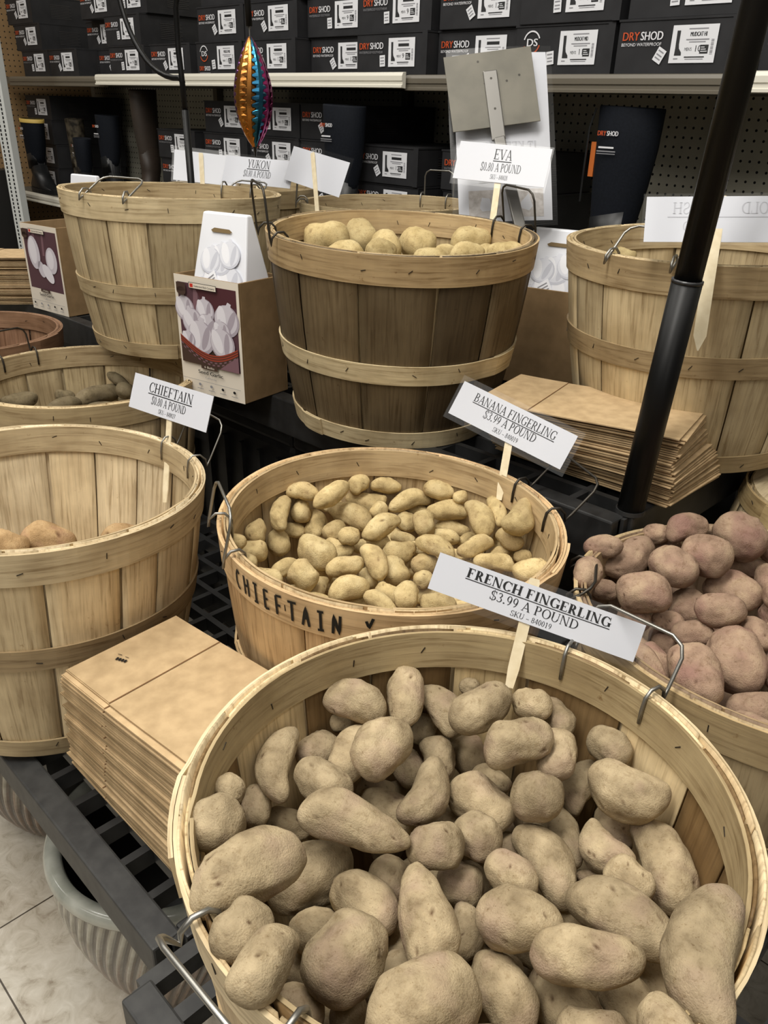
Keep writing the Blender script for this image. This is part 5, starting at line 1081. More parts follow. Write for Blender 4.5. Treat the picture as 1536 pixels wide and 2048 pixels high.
  (-0.456,1.2664,1.029,0.568,0.8,-0.195,0.113,0.159,0.981,0.0773,0.0472,0,0,-1,-1),
  (-0.5575,1.3632,0.945,-0.918,0.397,0.009,0.008,-0.003,1,0.0683,0.0544,0,0,-1,-1),
  (-0.5876,1.3185,0.9131,-0.567,-0.803,0.183,0.105,0.149,0.983,0.083,0.0451,0,0,-1,-1),
  (-0.4701,1.1689,1.029,0.944,-0.29,0.159,-0.152,0.047,0.987,0.0693,0.055,0,0,-1,-1),
  (-0.4364,1.2394,0.989,-0.983,0.13,-0.131,-0.13,0.017,0.991,0.0684,0.053,0,0,-1,-1),
  (-0.6834,1.2632,0.9131,-0.979,-0.176,-0.106,-0.105,-0.019,0.994,0.0597,0.0513,0,0,-1,-1),
  (-0.455,1.3644,1.009,-0.932,0.33,0.151,0.142,-0.05,0.989,0.0645,0.056,0,0,-1,-1),
 ],
}

# ------------------------------------------------------------------ potatoes
POT = {'front': potato_mat('potato_skin_tan', rgb(134, 118, 92), rgb(163, 146, 116), rgb(184, 166, 134), rgb(158, 135, 116)),
       'center': potato_mat('potato_skin_yellow', rgb(170, 149, 106), rgb(199, 177, 129), rgb(214, 194, 147), rgb(182, 158, 116)),
       'purple': potato_mat('potato_skin_rosy', rgb(134, 110, 92), rgb(160, 134, 113), rgb(176, 152, 126), rgb(142, 108, 98)),
       'eva': potato_mat('potato_skin_pale', rgb(172, 152, 106), rgb(190, 170, 124), rgb(200, 182, 136), rgb(184, 162, 116)),
       'mid': potato_mat('potato_skin_dusty', rgb(96, 86, 66), rgb(116, 104, 80), rgb(128, 116, 92), rgb(104, 92, 74))}
POT['left'] = potato_mat('potato_skin_sandy', rgb(150, 122, 86), rgb(176, 146, 106), rgb(188, 160, 120), rgb(160, 120, 100)); POT['gold'] = POT['eva']
PDESC = {'front': ('tan', 'nearest basket'), 'center': ('yellowish', 'hand lettered basket'), 'purple': ('purplish', 'heaped basket by pole'), 'eva': ('pale', 'dark staved basket'), 'mid': ('dusty grey', 'shaded basket behind'), 'left': ('sandy', 'nearly empty basket'), 'gold': ('pale', 'basket behind the black pole')}
def potato(key, row, idx):
    (x, y, z, ax, ay, az, nx, ny, nz, L, W, bend, tap, r, c) = row
    rnd = random.Random(idx * 17 + len(key)); nu, nv = (18, 13) if r < 0 else (44, 34) if key in ('front', 'purple') else (28, 20)
    A = Vector((ax, ay, az)).normalized(); N = Vector((nx, ny, nz)); N = (N - A * N.dot(A)).normalized(); S = (-N).cross(A)
    off = Vector((rnd.uniform(0, 50), rnd.uniform(0, 50), rnd.uniform(0, 50))); e = rnd.uniform(2.1, 2.7); asp = rnd.uniform(.9, 1.0); ph = rnd.uniform(0, 6.28)
    lop = rnd.uniform(-.08, .08); amp = .075 if key != 'center' else .09
    eyes = []
    for k in range(rnd.randint(5, 9)):
        a, s = rnd.uniform(0, 6.28), rnd.uniform(-.85, .85); q = math.sqrt(1 - s * s); eyes.append((Vector((s, q * math.cos(a), q * math.sin(a))), rnd.uniform(.07, .15), rnd.uniform(.05, .11)))
    vs = []; tn = []
    def P(s, a):
        dark = 0
        q = max(0, 1 - abs(s) ** e) ** .5; d = Vector((s, math.sqrt(max(0, 1 - s * s)) * math.cos(a), math.sqrt(max(0, 1 - s * s)) * math.sin(a)))
        k = 1 + amp * 2.1 * noise.noise(d * 1.15 + off) + amp * 1.0 * noise.noise(d * 2.6 + off) + .022 * noise.noise(d * 5 + off) + .010 * noise.noise(d * 11 + off)
        for (ed, ew, eh) in eyes:
            dd = (d - ed).length
            if dd < ew * .6: dark = max(dark, 1 - dd / (ew * .6))
            if dd < ew * 2.2: k += -eh * math.exp(-(dd / ew) ** 2) + eh * .45 * math.exp(-((dd - ew * 1.3) / (ew * .5)) ** 2)
        rr = W / 2 * q * (1 - tap * s) * k; xx = s * L / 2 * (1 + .25 * (k - 1))
        p = A * xx + N * (rr * math.sin(a + ph) * asp) + S * (rr * math.cos(a + ph) + bend * L * (s * s - .3) + lop * W * math.sin(s * 3.5))
        dm = min(1, dark * 1.6) * .72 + .10 * max(0, abs(s) - .9) * 10; tn.append((1 - dm, 1 - dm * 1.1, 1 - dm * 1.15, 1)); return p
    for i in range(1, nv):
        s = -math.cos(math.pi * i / nv)
        for k in range(nu): vs.append(P(s, 2 * math.pi * k / nu))
    vs += [P(-1, 0), P(1, 0)]; m = len(vs)
    fs = [(i * nu + k, i * nu + (k + 1) % nu, (i + 1) * nu + (k + 1) % nu, (i + 1) * nu + k) for i in range(nv - 2) for k in range(nu)]
    fs += [(m - 2, (k + 1) % nu, k) for k in range(nu)] + [(m - 1, (nv - 2) * nu + k, (nv - 2) * nu + (k + 1) % nu) for k in range(nu)]
    me = bpy.data.meshes.new('potato'); me.from_pydata(vs, [], [f[::-1] for f in fs]); me.materials.append(POT[key]); me.polygons.foreach_set('use_smooth', [True] * len(me.polygons)); ca = me.color_attributes.new('tone', 'FLOAT_COLOR', 'POINT'); ca.data.foreach_set('color', [c for q in tn for c in q]); me.update()
    o = bpy.data.objects.new('potato', me); COL.objects.link(o); o.location = (x, y, z)
    col, where = PDESC[key]; ratio = L / W
    if r < 0: return tag(o, f'{col} potato buried low among others in the {where}', 'potato', f'buried potatoes in the {where}')
    shape = 'hooked' if abs(bend) >= .12 else 'pear shaped' if abs(tap) >= .3 else 'long' if ratio > 1.75 else 'oval' if ratio > 1.25 else 'round'
    size = 'small' if L < .042 else 'large' if L > .08 else ''
    words = f'{size} {shape} {col}'.strip()
    lab = f'{words} potato, {where}, {ORD[r]} row from far rim, {ORD[c]} from left' if key not in ('gold', 'left') else (f'small pale potato just showing over the rim of the {where}' if key == 'gold' else f'{words} potato in the {where}, {("under the far side", "with dark eyes in the middle", "next to the near rim")[c]}')
    return tag(o, lab, 'potato', f'potatoes in the {where}')
for key, rows in POTATOES.items():
    for i, row in enumerate(rows): potato(key, row, i)

# ------------------------------------------------------------------ paper bags
def bag_mesh(L, Wd, th, fold, name, print_=None):
    """flat folded kraft bag lying in the XY plane with its bottom flap folded over one end"""
    b = MB(); n = 10
    def sheet(x0, x1, z0, z1, inset=0):
        vs = []
        for i in range(n + 1):
            x = x0 + (x1 - x0) * i / n
            for j in range(n + 1):
                y = -Wd / 2 + inset + (Wd - 2 * inset) * j / n; w = .0008 * math.sin(x * 23 + y * 9)
                vs.append((x, y, z1 + w))
        k = len(vs); vs += [(p[0], p[1], p[2] - (z1 - z0)) for p in vs]; fs = []
        for i in range(n):
            for j in range(n):
                p = i * (n + 1) + j; q = [p, p + n + 1, p + n + 2, p + 1]; fs += [tuple(q), tuple(k + t for t in q[::-1])]
        for i in range(n):
            for a, c in ((i, i + 1), (n * (n + 1) + i + 1, n * (n + 1) + i), ((i + 1) * (n + 1), i * (n + 1)), (i * (n + 1) + n, (i + 1) * (n + 1) + n)): fs.append((a, c, k + c, k + a))
        b.add(vs, fs)
    sheet(-L / 2, L / 2, 0, th * .6); sheet(-L / 2 + .002, -L / 2 + fold, th * .62, th, .001)
    b.add([(-L / 2 + fold, -Wd / 2, th * .64), (-L / 2 + fold + .0012, -Wd / 2, th * .64), (-L / 2 + fold + .0012, Wd / 2, th * .64), (-L / 2 + fold, Wd / 2, th * .64)], [(0, 1, 2, 3)], 1)
    return b
def bag_stack(x, y, z, L, Wd, n, th, rot0, rot1, dx, dy, fold, label_top, label, group, seed, stamp=None, bulge=0.0):
    rnd = random.Random(seed); first = None
    for i in range(n):
        s = i / (n - 1); top = i == n - 1
        if first is None:
            o = first = bag_mesh(L, Wd, th, fold, 'paper_bag').build('paper_bag', [KRAFT, KRAFT_D])
        else:
            o = first.copy(); COL.objects.link(o)
        j = .0034 if i < n - 4 else .005
        o.location = (x + dx * s + rnd.uniform(-j, j) + bulge * math.sin(s * math.pi * 2.2), y + dy * s + rnd.uniform(-j, j) + bulge * math.sin(s * math.pi * 2.5 + 1), z + i * (th + .00025)); o.rotation_euler = (0, 0, rot0 + (rot1 - rot0) * s + rnd.uniform(-.02, .02))
        tag(o, label_top if top else label, 'paper bag', group)
        if top and stamp:
            b = MB(); F = Matrix.Translation((stamp[0], stamp[1], th * 1.02 + .0012)) @ Matrix.Rotation(stamp[2], 4, 'Z')
            for k in range(4): rect(b, k * .004, k * .004 + .0028, 0, .005, F); rect(b, k * .004 + .001, k * .004 + .0018, .0012, .0022, up(F, .0001))
            rect(b, -.004, .002, .010, .0108, F); rect(b, .008, .013, .009, .0098, F)
            b.build('ink_stamp', INK, o)
bag_stack(-.735, .372, .4565, .285, .158, 54, .0034, .02, .09, .058, -.002, .09, 'topmost kraft paper bag of the stack between the two front baskets', 'folded kraft paper bag inside the stack between the two front baskets', 'paper bags in the front stack', 3, (-.115, -.03, .3))
bag_stack(-.598, 1.087, .756, .305, .165, 34, .0029, .0, .24, -.01, -.035, .085, 'topmost kraft paper bag of the stack behind the black pole', 'folded kraft paper bag inside the stack behind the black pole', 'paper bags behind the black pole', 8, (.1, -.03, 1.5), .004)
bag_stack(-2.44, .93, .756, .28, .16, 36, .0034, .85, .75, .0, -.01, .08, 'topmost kraft paper bag of the far stack beside the garlic cartons', 'folded kraft paper bag inside the far stack beside the garlic cartons', 'paper bags in the far stack', 5, None, .004)

# ------------------------------------------------------------------ price signs
def sign(label, c, u, v, w, h, stake, lines=None, lam=(.006, .006, .006, .006), back_print=None, pointed=False, paper=WHITE, stake_w=.0115, back=False):
    M = frame(c, u, v); Mi = M.inverted(); t = thing('price_sign', label, 'price sign', M=M)
    b = MB(); b.box(-w / 2, w / 2, -h / 2, h / 2, -.0004, .0004); card = b.build('card', paper, t)
    b = MB(); x0, x1, y0, y1 = -w / 2 - lam[0], w / 2 + lam[1], -h / 2 - lam[2], h / 2 + lam[3]
    b.poly([(x0, y0), (x1, y0), (x1, y1), (x0, y1)], Matrix.Translation((0, 0, .0012))); b.poly([(x0, y1), (x1, y1), (x1, y0), (x0, y0)], Matrix.Translation((0, 0, -.0010))); b.build('laminate_sleeve', CLEAR, t)
    F = Matrix.Translation((0, 0, .0007)); 
    if lines:
        b = MB()
        for (txt, yy, hh, ww, bold, ul) in lines: put_serif(b, txt, lines_cx(lines), yy * h, hh * h, F, ww * w, bold, 0, ul)
        b.build('lettering', INK, card)
    if back_print: back_print(F, w, h, card)
    if stake:
        p0, p1 = Mi @ Vector(stake[0]), Mi @ Vector(stake[1]); zz = .0032 if back else -.0034
        d = (p1 - p0); d.normalize(); p0 = Vector((p0.x, p0.y, 0)); 
        p0.z = zz
        ex = Vector((1, 0, 0)); ex = (ex - d * ex.dot(d)).normalized(); ez = ex.cross(d); ln = (p1 - p0).length; d = (p1 - p0).normalized(); ex = (Vector((1, 0, 0)) - d * d.x).normalized(); ez = ex.cross(d)
        b = MB(); sw = stake_w / 2; prof = [(-sw, 0), (-sw * .8, -.004), (sw * .8, -.004), (sw, 0), (sw, ln - .02), (sw * (.1 if pointed else .7), ln), (-sw * (.1 if pointed else .7), ln), (-sw, ln - .02)]
        k = len(prof); vs = [p0 + ex * q[0] + d * q[1] + ez * o for o in (-.0009, .0009) for q in prof]
        b.add(vs, [tuple(range(k)), tuple(range(2 * k - 1, k - 1, -1))] + [(i, k + i, k + (i + 1) % k, (i + 1) % k) for i in range(k)]); b.build('stake', STAKE, t)
    return t
def lines_cx(lines): return 0
def std(name, sku, w1, price='$0.80 A POUND', w2=.5, w3=.24, b=True): return [(name, .10, .27, w1, b, True), (price, -.22, .22, w2, False, False), (sku, -.42, .12, w3, False, False)]
sign('white laminated sign reading CHIEFTAIN on a stake in the nearly empty basket', (-1.0939, .6151, .8415), (.9896, .1433, -.0085), (-.0445, .3626, .9309), .1857, .0562, ((-1.0991, .6217, .8494), (-1.0481, .563, .6993)), std('CHIEFTAIN', 'SKU - 840027', .56, w2=.44, w3=.22, b=False), (.004, .003, .012, .010))
sign('white laminated sign reading BANANA FINGERLING on a stake above knobbly yellow potatoes', (-.6622, .9225, .8452), (.9439, .2114, -.2537), (.1157, .5079, .8536), .1905, .0534, ((-.6632, .9262, .8428), (-.639, .8768, .745)), [('BANANA FINGERLING', .12, .24, .72, False, True), ('$3.99 A POUND', -.18, .23, .46, False, False), ('SKU - 840019', -.40, .13, .22, False, False)], (.005, .008, .008, .008))
sign('white laminated sign reading FRENCH FINGERLING on a stake in the nearest basket', (-.3803, .5995, .8033), (.8179, .5191, -.2482), (-.0648, .5117, .8567), .2176, .0390, ((-.3912, .6086, .8231), (-.3729, .556, .7293)), [('FRENCH FINGERLING', .13, .25, .70, True, True), ('$3.99 A POUND', -.21, .24, .43, False, False), ('SKU - 840019', -.43, .14, .2, False, False)], (.010, .008, .008, .006))
sign('white laminated sign reading EVA on a stake before the metal sign plate', (-.9892, 1.2773, 1.1741), (.9049, .4216, -.0575), (-.1417, .426, .8936), .1711, .0697, ((-.9935, 1.2779, 1.172), (-.951, 1.2067, 1.0161)), std('EVA', 'SKU - 840028', .2, w2=.44, w3=.19, b=False), (.004, .003, .010, .003))
sign('white laminated sign reading YUKON on a stake behind the tall tan basket', (-1.7184, 1.2669, 1.1252), (.9206, .3875, -.0473), (-.1201, .3964, .9102), .1893, .0640, ((-1.7213, 1.2727, 1.1287), (-1.6884, 1.2397, 1.0419)), [('YUKON', .12, .30, .33, False, True), ('$0.80 A POUND', -.22, .24, .40, False, False), ('SKU - 840026', -.42, .12, .16, False, False)], (.004, .004, .004, .006))
sign('blank backed white sign half hidden behind the YUKON sign', (-1.9685, 1.2814, 1.121), (.5903, .8008, -.1015), (-.3031, .3365, .8916), .16, .0796, ((-1.9901, 1.2856, 1.1494), (-1.9351, 1.2467, 1.0221)), None, (.005, .005, .004, .010), back=True)
sign('tilted blank backed white sign standing right beside the YUKON sign', (-1.5453, 1.3043, 1.1337), (.9868, .0549, -.1521), (.126, .3291, .9358), .1868, .0771, ((-1.564, 1.3149, 1.1671), (-1.506, 1.2742, 1.0327)), None, (.004, .008, .02, .010), back=True)
GHOST = flat('show_through_ink', rgb(182, 183, 190), .6)
def gold_back(F, w, h, t):
    b = MB(); X = F @ Matrix.Scale(-1, 4, (1, 0, 0))
    for (s, cx, y, hh, ww) in (('GOLD', -.30 * w, .12 * h, .25 * h, .26 * w), ('RUSH', .18 * w, .12 * h, .25 * h, .27 * w), ('POUND', .12 * w, -.25 * h, .2 * h, .22 * w)): put_serif(b, s, -cx if False else cx, y, hh, X, ww, False, 0, False)
    rect(b, -.34 * w, .4 * w, .04 * h, .06 * h, F); b.build('show_through_lettering', GHOST, t)
sign('white sign seen from behind with mirrored lettering showing through, crossed by black pole', (-.4889, 1.0914, 1.1333), (.8449, .5333, .041), (-.2628, .3472, .9002), .1760, .0599, ((-.496, 1.11, 1.1555), (-.4469, 1.0164, .9803)), None, (.004, .004, .004, .004), gold_back, True, stake_w=.016)

# tall laminated page hung on a steel sign holder, seen from behind
BIGM = frame((-1.0668, 1.3731, 1.2204), (.6874, .7243, .0535), (-.351, .2669, .8975)); M = BIGM
t = thing('sign_holder', 'tall page in a clear sleeve on a steel plate and stem above the round potatoes', 'sign holder', M=M)
b = MB(); w, h = .196, .339
n = 14; vs = []
def curl(x, y): return -.008 * (x / (w / 2)) ** 2 * .5 - .006 * (y / (h / 2)) ** 2
def curved(x0, x1, y0, y1, off, th, nn=12):
    b = MB(); vs = []
    for s in (0, 1):
        for j in range(nn + 1):
            for i in range(nn + 1):
                x, y = x0 + (x1 - x0) * i / nn, y0 + (y1 - y0) * j / nn; vs.append((x, y, curl(x, y) + off + (th if s else 0)))
    k = (nn + 1) ** 2; fs = []
    for j in range(nn):
        for i in range(nn):
            p = j * (nn + 1) + i; q = (p, p + 1, p + nn + 2, p + nn + 1); fs += [q[::-1], tuple(k + z for z in q)]
    b.add(vs, fs); return b
curved(-w / 2 + .008, w / 2 - .006, -h / 2 + .004, h / 2 - .008, 0, .0004).build('page', WHITE, t, True)
curved(-w / 2 - .004, w / 2 + .004, -h / 2 - .006, h / 2 + .004, .0012, .0003).build('clear_sleeve', CLEAR, t, True)
b = MB(); F = Matrix.Translation((0, 0, .0006)) @ Matrix.Scale(-1, 4, (1, 0, 0))
for (s, cx, cy, hh, ww) in (('IT KEEP YOUR', .0, -.030, .016, .13), ('GARDEN', -.02, -.058, .011, .10)): put_serif(b, s, cx, cy, hh, F, ww)
for k in range(3): rect(b, -.06, .05, -.078 - .006 * k, -.0766 - .006 * k, F)
b.build('show_through_lettering', GHOST, t)
b = MB(); G = Matrix.Translation((0, 0, -.0035)); 
rect(b, -.07, -.005, -.158, -.105, Matrix.Translation((0, 0, -.004))); rect(b, .01, .075, -.158, -.105, Matrix.Translation((0, 0, -.004)))
for k in range(0): pass
b.v = [(p[0], p[1], curl(p[0], p[1]) + .0009) for p in b.v]; b.build('printed_picture', mottled('show_through_picture', rgb(176, 170, 166), rgb(206, 202, 200), 90, .7), t)
PM = M.inverted() @ frame((-1.0930, 1.3640, 1.2985), (.6536, .7451, .1328), (-.4106, .2016, .8892))
b = MB(); b.box(-.084, .084, -.072, .072, -.001, .001, 0, None, PM); bevel(b.build('steel_plate', STEEL, t), .0006)
b = MB(); b.box(-.0135, .0135, -.10, .034, .0012, .006, 0, None, PM); b.box(-.0105, .0105, -.30, -.095, .001, .011, 0, None, PM @ Matrix.Translation((0, -.095, 0)) @ Matrix.Rotation(.10, 4, 'Z') @ Matrix.Translation((0, .095, 0))); bevel(b.build('stem', STEEL_D, t), .002)
b = MB()
for (x, y) in ((0, .018), (0, -.04), (.055, .02), (-.02, .055), (.03, .012), (-.012, .012)): disc(b, x, y, .0022, .0022, PM @ Matrix.Translation((0, 0, .0064 if x == 0 else .0013)))
b.build('rivets', INK if False else flat('rivet_steel', rgb(60, 58, 54), .4, .8), t)

# ------------------------------------------------------------------ garlic cartons
CARD = mottled('cardboard', rgb(126, 102, 70), rgb(140, 114, 80), 30, .8); CARD_IN = flat('cardboard_edge', rgb(190, 155, 110), .8)
CREAM = flat('print_cream', rgb(226, 216, 200), .5); MAUVE = flat('print_mauve', rgb(86, 58, 66), .5); MAUVE_L = flat('print_mauve_light', rgb(124, 92, 100), .5); MAROON = flat('print_maroon', rgb(78, 40, 46), .5)
BULB1 = flat('print_bulb', rgb(206, 200, 208), .5); BULB2 = flat('print_bulb_shade', rgb(170, 160, 170), .5); BULB3 = flat('print_bulb_light', rgb(228, 224, 230), .5)
BASKR = flat('print_wicker_red', rgb(150, 62, 44), .5); BASKD = flat('print_wicker_dark', rgb(70, 52, 44), .5); REDL = flat('print_red', rgb(196, 52, 40), .5)
PRINTS = [CREAM, MAUVE, MAUVE_L, MAROON, BULB2, BULB1, BULB3, BASKR, BASKD, INK, REDL, LABGREY]
def bulb(b, cx, cy, r, M, rot=0, z=0):
    c, s = math.cos(rot), math.sin(rot)
    disc(b, cx, cy, r, r * .92, up(M, z), 4, 24); disc(b, cx - r * .05, cy + r * .06, r * .9, r * .82, up(M, z + .00006), 5, 24); disc(b, cx - .42 * r * c, cy + .12 * r, r * .36, r * .72, up(M, z + .00012), 6, 20, .25 + rot); disc(b, cx + .36 * r * c, cy, r * .22, r * .7, up(M, z + .00012), 4, 20, -.3 + rot)
    b.poly([(cx + r * (p[0] * c - p[1] * s), cy + r * (p[0] * s + p[1] * c)) for p in ((-.42, .6), (.42, .6), (.2, .92), (.22, 1.06), (-.06, 1.1), (-.14, .92))], up(M, z + .0001), 5)
def garlic_front(M, w, h, clove=False):
    b = MB(); rect(b, 0, w, 0, h, M, 0); I = up(M, .0002); px0, px1, py0, py1 = w * .05, w * .96, h * .26, h * .94
    rect(b, px0, px1, py0, py1, I, 1)
    for (a, c) in ((.28, .36), (.56, .62)): b.poly([(px0 + (px1 - px0) * a, py1), (px0 + (px1 - px0) * a - .006, py0 + h * .4), (px0 + (px1 - px0) * c - .006, py0 + h * .4), (px0 + (px1 - px0) * c, py1)], up(I, .0001), 2)
    if not clove:
        b.poly([(w * .3, py1), (w * .5, h * .72), (px1, h * .8), (px1, py1)], up(I, .00015), 3)
        for q in _arc(w * .49, h * .43, w * .455, h * .15, 180, 360, w * .455, h * .15, 24): b.poly(q[::-1] if False else q, up(I, .0003), 8)
        for k in range(4): [b.poly(q, up(I, .0006 + .0001 * k), 7) for q in _arc(w * .49, h * (.435 - .008 * k), w * (.46 - .004 * k), h * (.14 - .012 * k), 182, 358, .0035, .0035, 24)]
        for i, (x, y, r, ro) in enumerate(((.14, .72, .14, .2), (.47, .73, .13, .1), (.80, .68, .17, -.2), (.26, .62, .15, .4), (.48, .6, .14, -.4), (.72, .58, .12, .3), (.38, .5, .19, -.1), (.72, .48, .17, .2), (.17, .46, .1, 0))): bulb(b, w * x, h * y, w * r * 1.12, I, ro, .0004 + i * .0003)
        up_e = [(w * (.05 + .91 * k / 24), h * (.50 - .13 * math.sin(math.pi * k / 24 * .92))) for k in range(25)]
        for k in range(24): b.poly([(up_e[k][0], h * .262), (up_e[k + 1][0], h * .262), up_e[k + 1], up_e[k]], up(I, .0034), 8)
        for r_ in range(5):
            for k in range(24):
                if r_ < 3 or (k + r_) % 2: b.poly([(up_e[k][0], up_e[k][1] - .0045 * r_ - .0028), (up_e[k + 1][0], up_e[k + 1][1] - .0045 * r_ - .0028), (up_e[k + 1][0], up_e[k + 1][1] - .0045 * r_), (up_e[k][0], up_e[k][1] - .0045 * r_)], up(I, .0036), 7 if r_ < 3 else 4 if r_ == 9 else 2)
        b.poly([(w * .66, h * .262), (px1, h * .262), (px1, h * .40), (w * .82, h * .34)], up(I, .0038), 2)
    else:
        for (x, y, rx, ry, ro, m) in ((.3, .68, .16, .19, .05, 5), (.28, .7, .1, .15, .05, 6), (.76, .62, .15, .15, -.05, 5), (.74, .63, .09, .11, -.1, 6), (.45, .5, .09, .1, .5, 5), (.62, .46, .17, .075, -.7, 6), (.6, .45, .13, .05, -.7, 5)): disc(b, w * x, h * y, w * rx, h * ry, up(I, .0003 + .0002 * m), m, 24, ro)
    disc(b, w * .13, h * .87, w * .075, h * .035, up(I, .0042), 8); rect(b, w * .055, w * .205, h * .87, h * .94, up(I, .0042), 8)
    rect(b, w * .26, w * .69, h * .905, h * .955, up(I, .0042), 9); rect(b, w * .267, w * .683, h * .909, h * .951, up(I, .0044), 0); rect(b, w * .28, w * .33, h * .915, h * .945, up(I, .0046), 10)
    put_sans(b, 'Netherland Bulb Company', w * .345, h * .921, h * .016, up(I, .0046), 9, width=w * .32)
    rect(b, w * .36, w * .62, h * .235, h * .268, up(I, .0044), 8); put_sans(b, '6 Bulbs', w * .49, h * .243, h * .02, up(I, .0046), 0, width=w * .16, align='c')
    put_sans(b, 'Seed Garlic', w * .5, h * .185, h * .034, up(I, .0044), 9, width=w * .40, align='c', bold=.08); put_sans(b, 'California', w * .5, h * .148, h * .018, up(I, .0044), 11, width=w * .18, align='c')
    rect(b, w * .03, w * .97, h * .118, h * .121, up(I, .0044), 11)
    for k in range(5): disc(b, w * (.13 + .185 * k), h * .085, w * .022, h * .013, up(I, .0044), 9 if k in (0, 3, 4) else 11, 10); rect(b, w * (.08 + .185 * k), w * (.18 + .185 * k), h * .045, h * .05, up(I, .0044), 11)
    return b
def garlic_box(label, x, y, z, rot, w, d, h, clove=False, tip=0.0):
    t = thing('garlic_carton', label, 'carton', M=Matrix.Translation((x, y, z)) @ Matrix.Rotation(rot, 4, 'Z') @ Matrix.Rotation(tip, 4, 'X'), group='seed garlic cartons'); th = .004
    b = MB(); b.box(0, w, 0, th, 0, h); b.box(0, w, d - th, d, 0, h); b.box(0, th, th, d - th, 0, h); b.box(w - th, w, th, d - th, 0, h); b.box(th, w - th, th, d - th, 0, th); oc = bevel(b.build('open_carton', CARD, t), .001)
    garlic_front(frame((0, -.0003, 0), (1, 0, 0), (0, 0, 1)), w, h, clove).build('printed_front', PRINTS, oc)
    return t
def garlic_bag(label, M, w0, w1, d, h):
    t = thing('garlic_bag', label, 'garlic bag', M=M, group='white printed garlic bags')
    b = MB(); vs = [(-w0 / 2, 0, 0), (w0 / 2, 0, 0), (w0 / 2, d, 0), (-w0 / 2, d, 0), (-w1 / 2, d * .42, h), (w1 / 2, d * .42, h), (w1 / 2, d * .58, h), (-w1 / 2, d * .58, h)]
    b.add(vs, [(3, 2, 1, 0), (4, 5, 6, 7), (0, 1, 5, 4), (2, 3, 7, 6), (1, 2, 6, 5), (3, 0, 4, 7)]); bevel(b.build('bag_body', flat('bag_white', rgb(232, 234, 240), .4), t), .003)
    F = frame((-w0 / 2, -.0014, 0), (1, 0, 0), (0, d * .42, h)); H = math.hypot(h, d * .42); b = MB(); I = up(F, .0006)
    def cx(s, yy): k = w0 / 2; half = (w0 + (w1 - w0) * yy / H) / 2; return k + s * half
    for i, (s, y, r) in enumerate(((-.7, .20, .022), (-.2, .26, .032), (.5, .27, .036), (.05, .52, .03), (-.45, .5, .026), (.5, .58, .026))): bulb(b, cx(s * .8, y * H), y * H, r, I, .2 * s, .0003 * i)
    b.m = [{4: 1, 5: 2, 6: 0}[m] for m in b.m]
    for k in range(3): [b.poly(q, up(I, .003 + .0002 * k), 3) for q in _arc(w0 / 2, .05 + .004 * k, w0 * .47, .045, 195, 345, .003, .003, 20)]
    P = up(I, .0034) @ Matrix.Translation((w0 * .40, H * .30, 0)) @ Matrix.Rotation(.6, 4, 'Z'); rect(b, -.015, .015, -.012, .012, P, 0)
    for k in range(3): rect(b, -.011, .010, -.008 + k * .006, -.0055 + k * .006, up(P, .0003), 4)
    b.build('printed_garlic', [flat('bag_print_light', rgb(240, 241, 246), .45), flat('bag_print_shade', rgb(202, 204, 214), .45), flat('bag_print_mid', rgb(224, 226, 234), .45), BASKR, LABGREY], t)
    b = MB(); b.poly([(w0 / 2 - .024, H * .80), (w0 / 2 + .02, H * .80), (w0 / 2 + .026, H * .815), (w0 / 2 + .018, H * .84), (w0 / 2 - .02, H * .845), (w0 / 2 - .028, H * .82)], up(F, .0012)); b.build('hand_hole', flat('hand_hole_brown', rgb(120, 100, 66), .7), t)
    return t
R1 = .17
garlic_box('open seed garlic carton of white bulbs between the tall tan basket and dark staved basket', -1.380, .812, .757, R1, .168, .12, .222)
q = Matrix.Translation((-1.380, .812, .757)) @ Matrix.Rotation(R1, 4, 'Z')
garlic_bag('white garlic bag with a hand hole in the open seed garlic carton', q @ Matrix.Translation((.090, .018, .165)) , .146, .112, .085, .165)
b = MB(); b.box(.006, .162, .006, .112, .006, .160); o = b.build('garlic_bag', flat('bag_white_low', rgb(222, 222, 228), .5)); o.matrix_world = q; tag(o, 'white garlic bag lying flat at the bottom of open seed garlic carton', 'garlic bag')
garlic_box('seed garlic carton picturing white cloves beside the far stack of paper bags', -2.30, .905, .757, .10, .18, .20, .225, True)
garlic_box('grey based seed garlic carton half hidden by the tall tan basket', -2.04, 1.00, .80, .10, .18, .15, .17, True)
b = MB(); b.box(-.09, .09, -.07, .07, 0, .042); o = b.build('carton_flat', CARD); o.matrix_world = Matrix.Translation((-1.955, 1.085, .757)) @ Matrix.Rotation(.10, 4, 'Z'); tag(o, 'flat cardboard tray under the grey based garlic carton', 'carton')
garlic_bag('white garlic bag rising behind the carton of white cloves', Matrix.Translation((-2.19, 1.02, .90)) @ Matrix.Rotation(.1, 4, 'Z'), .15, .12, .07, .20)
b = MB(); b.box(-.085, .085, .0, .075, -.14, 0); o = b.build('garlic_bag', flat('bag_white_far', rgb(214, 214, 222), .5)); o.matrix_world = Matrix.Translation((-2.195, 1.018, .90)) @ Matrix.Rotation(.1, 4, 'Z'); tag(o, 'white garlic bag sitting low in the carton of white cloves', 'garlic bag')
garlic_box('plain brown carton between the dark staved basket and the black pole', -1.0, 1.33, .757, .18, .20, .2, .195)
for ch in [o for o in bpy.data.objects if o.name.startswith('printed_front') and o.parent and 'plain brown' in o.parent.parent['label']]: bpy.data.objects.remove(ch)
garlic_bag('white garlic bag in the plain brown carton behind the dark staved basket', Matrix.Translation((-.925, 1.375, .90)) @ Matrix.Rotation(.18, 4, 'Z'), .16, .13, .10, .155)
garlic_box('small garlic carton inside the reddish brown basket', -2.2, .50, .58, .35, .16, .16, .17)

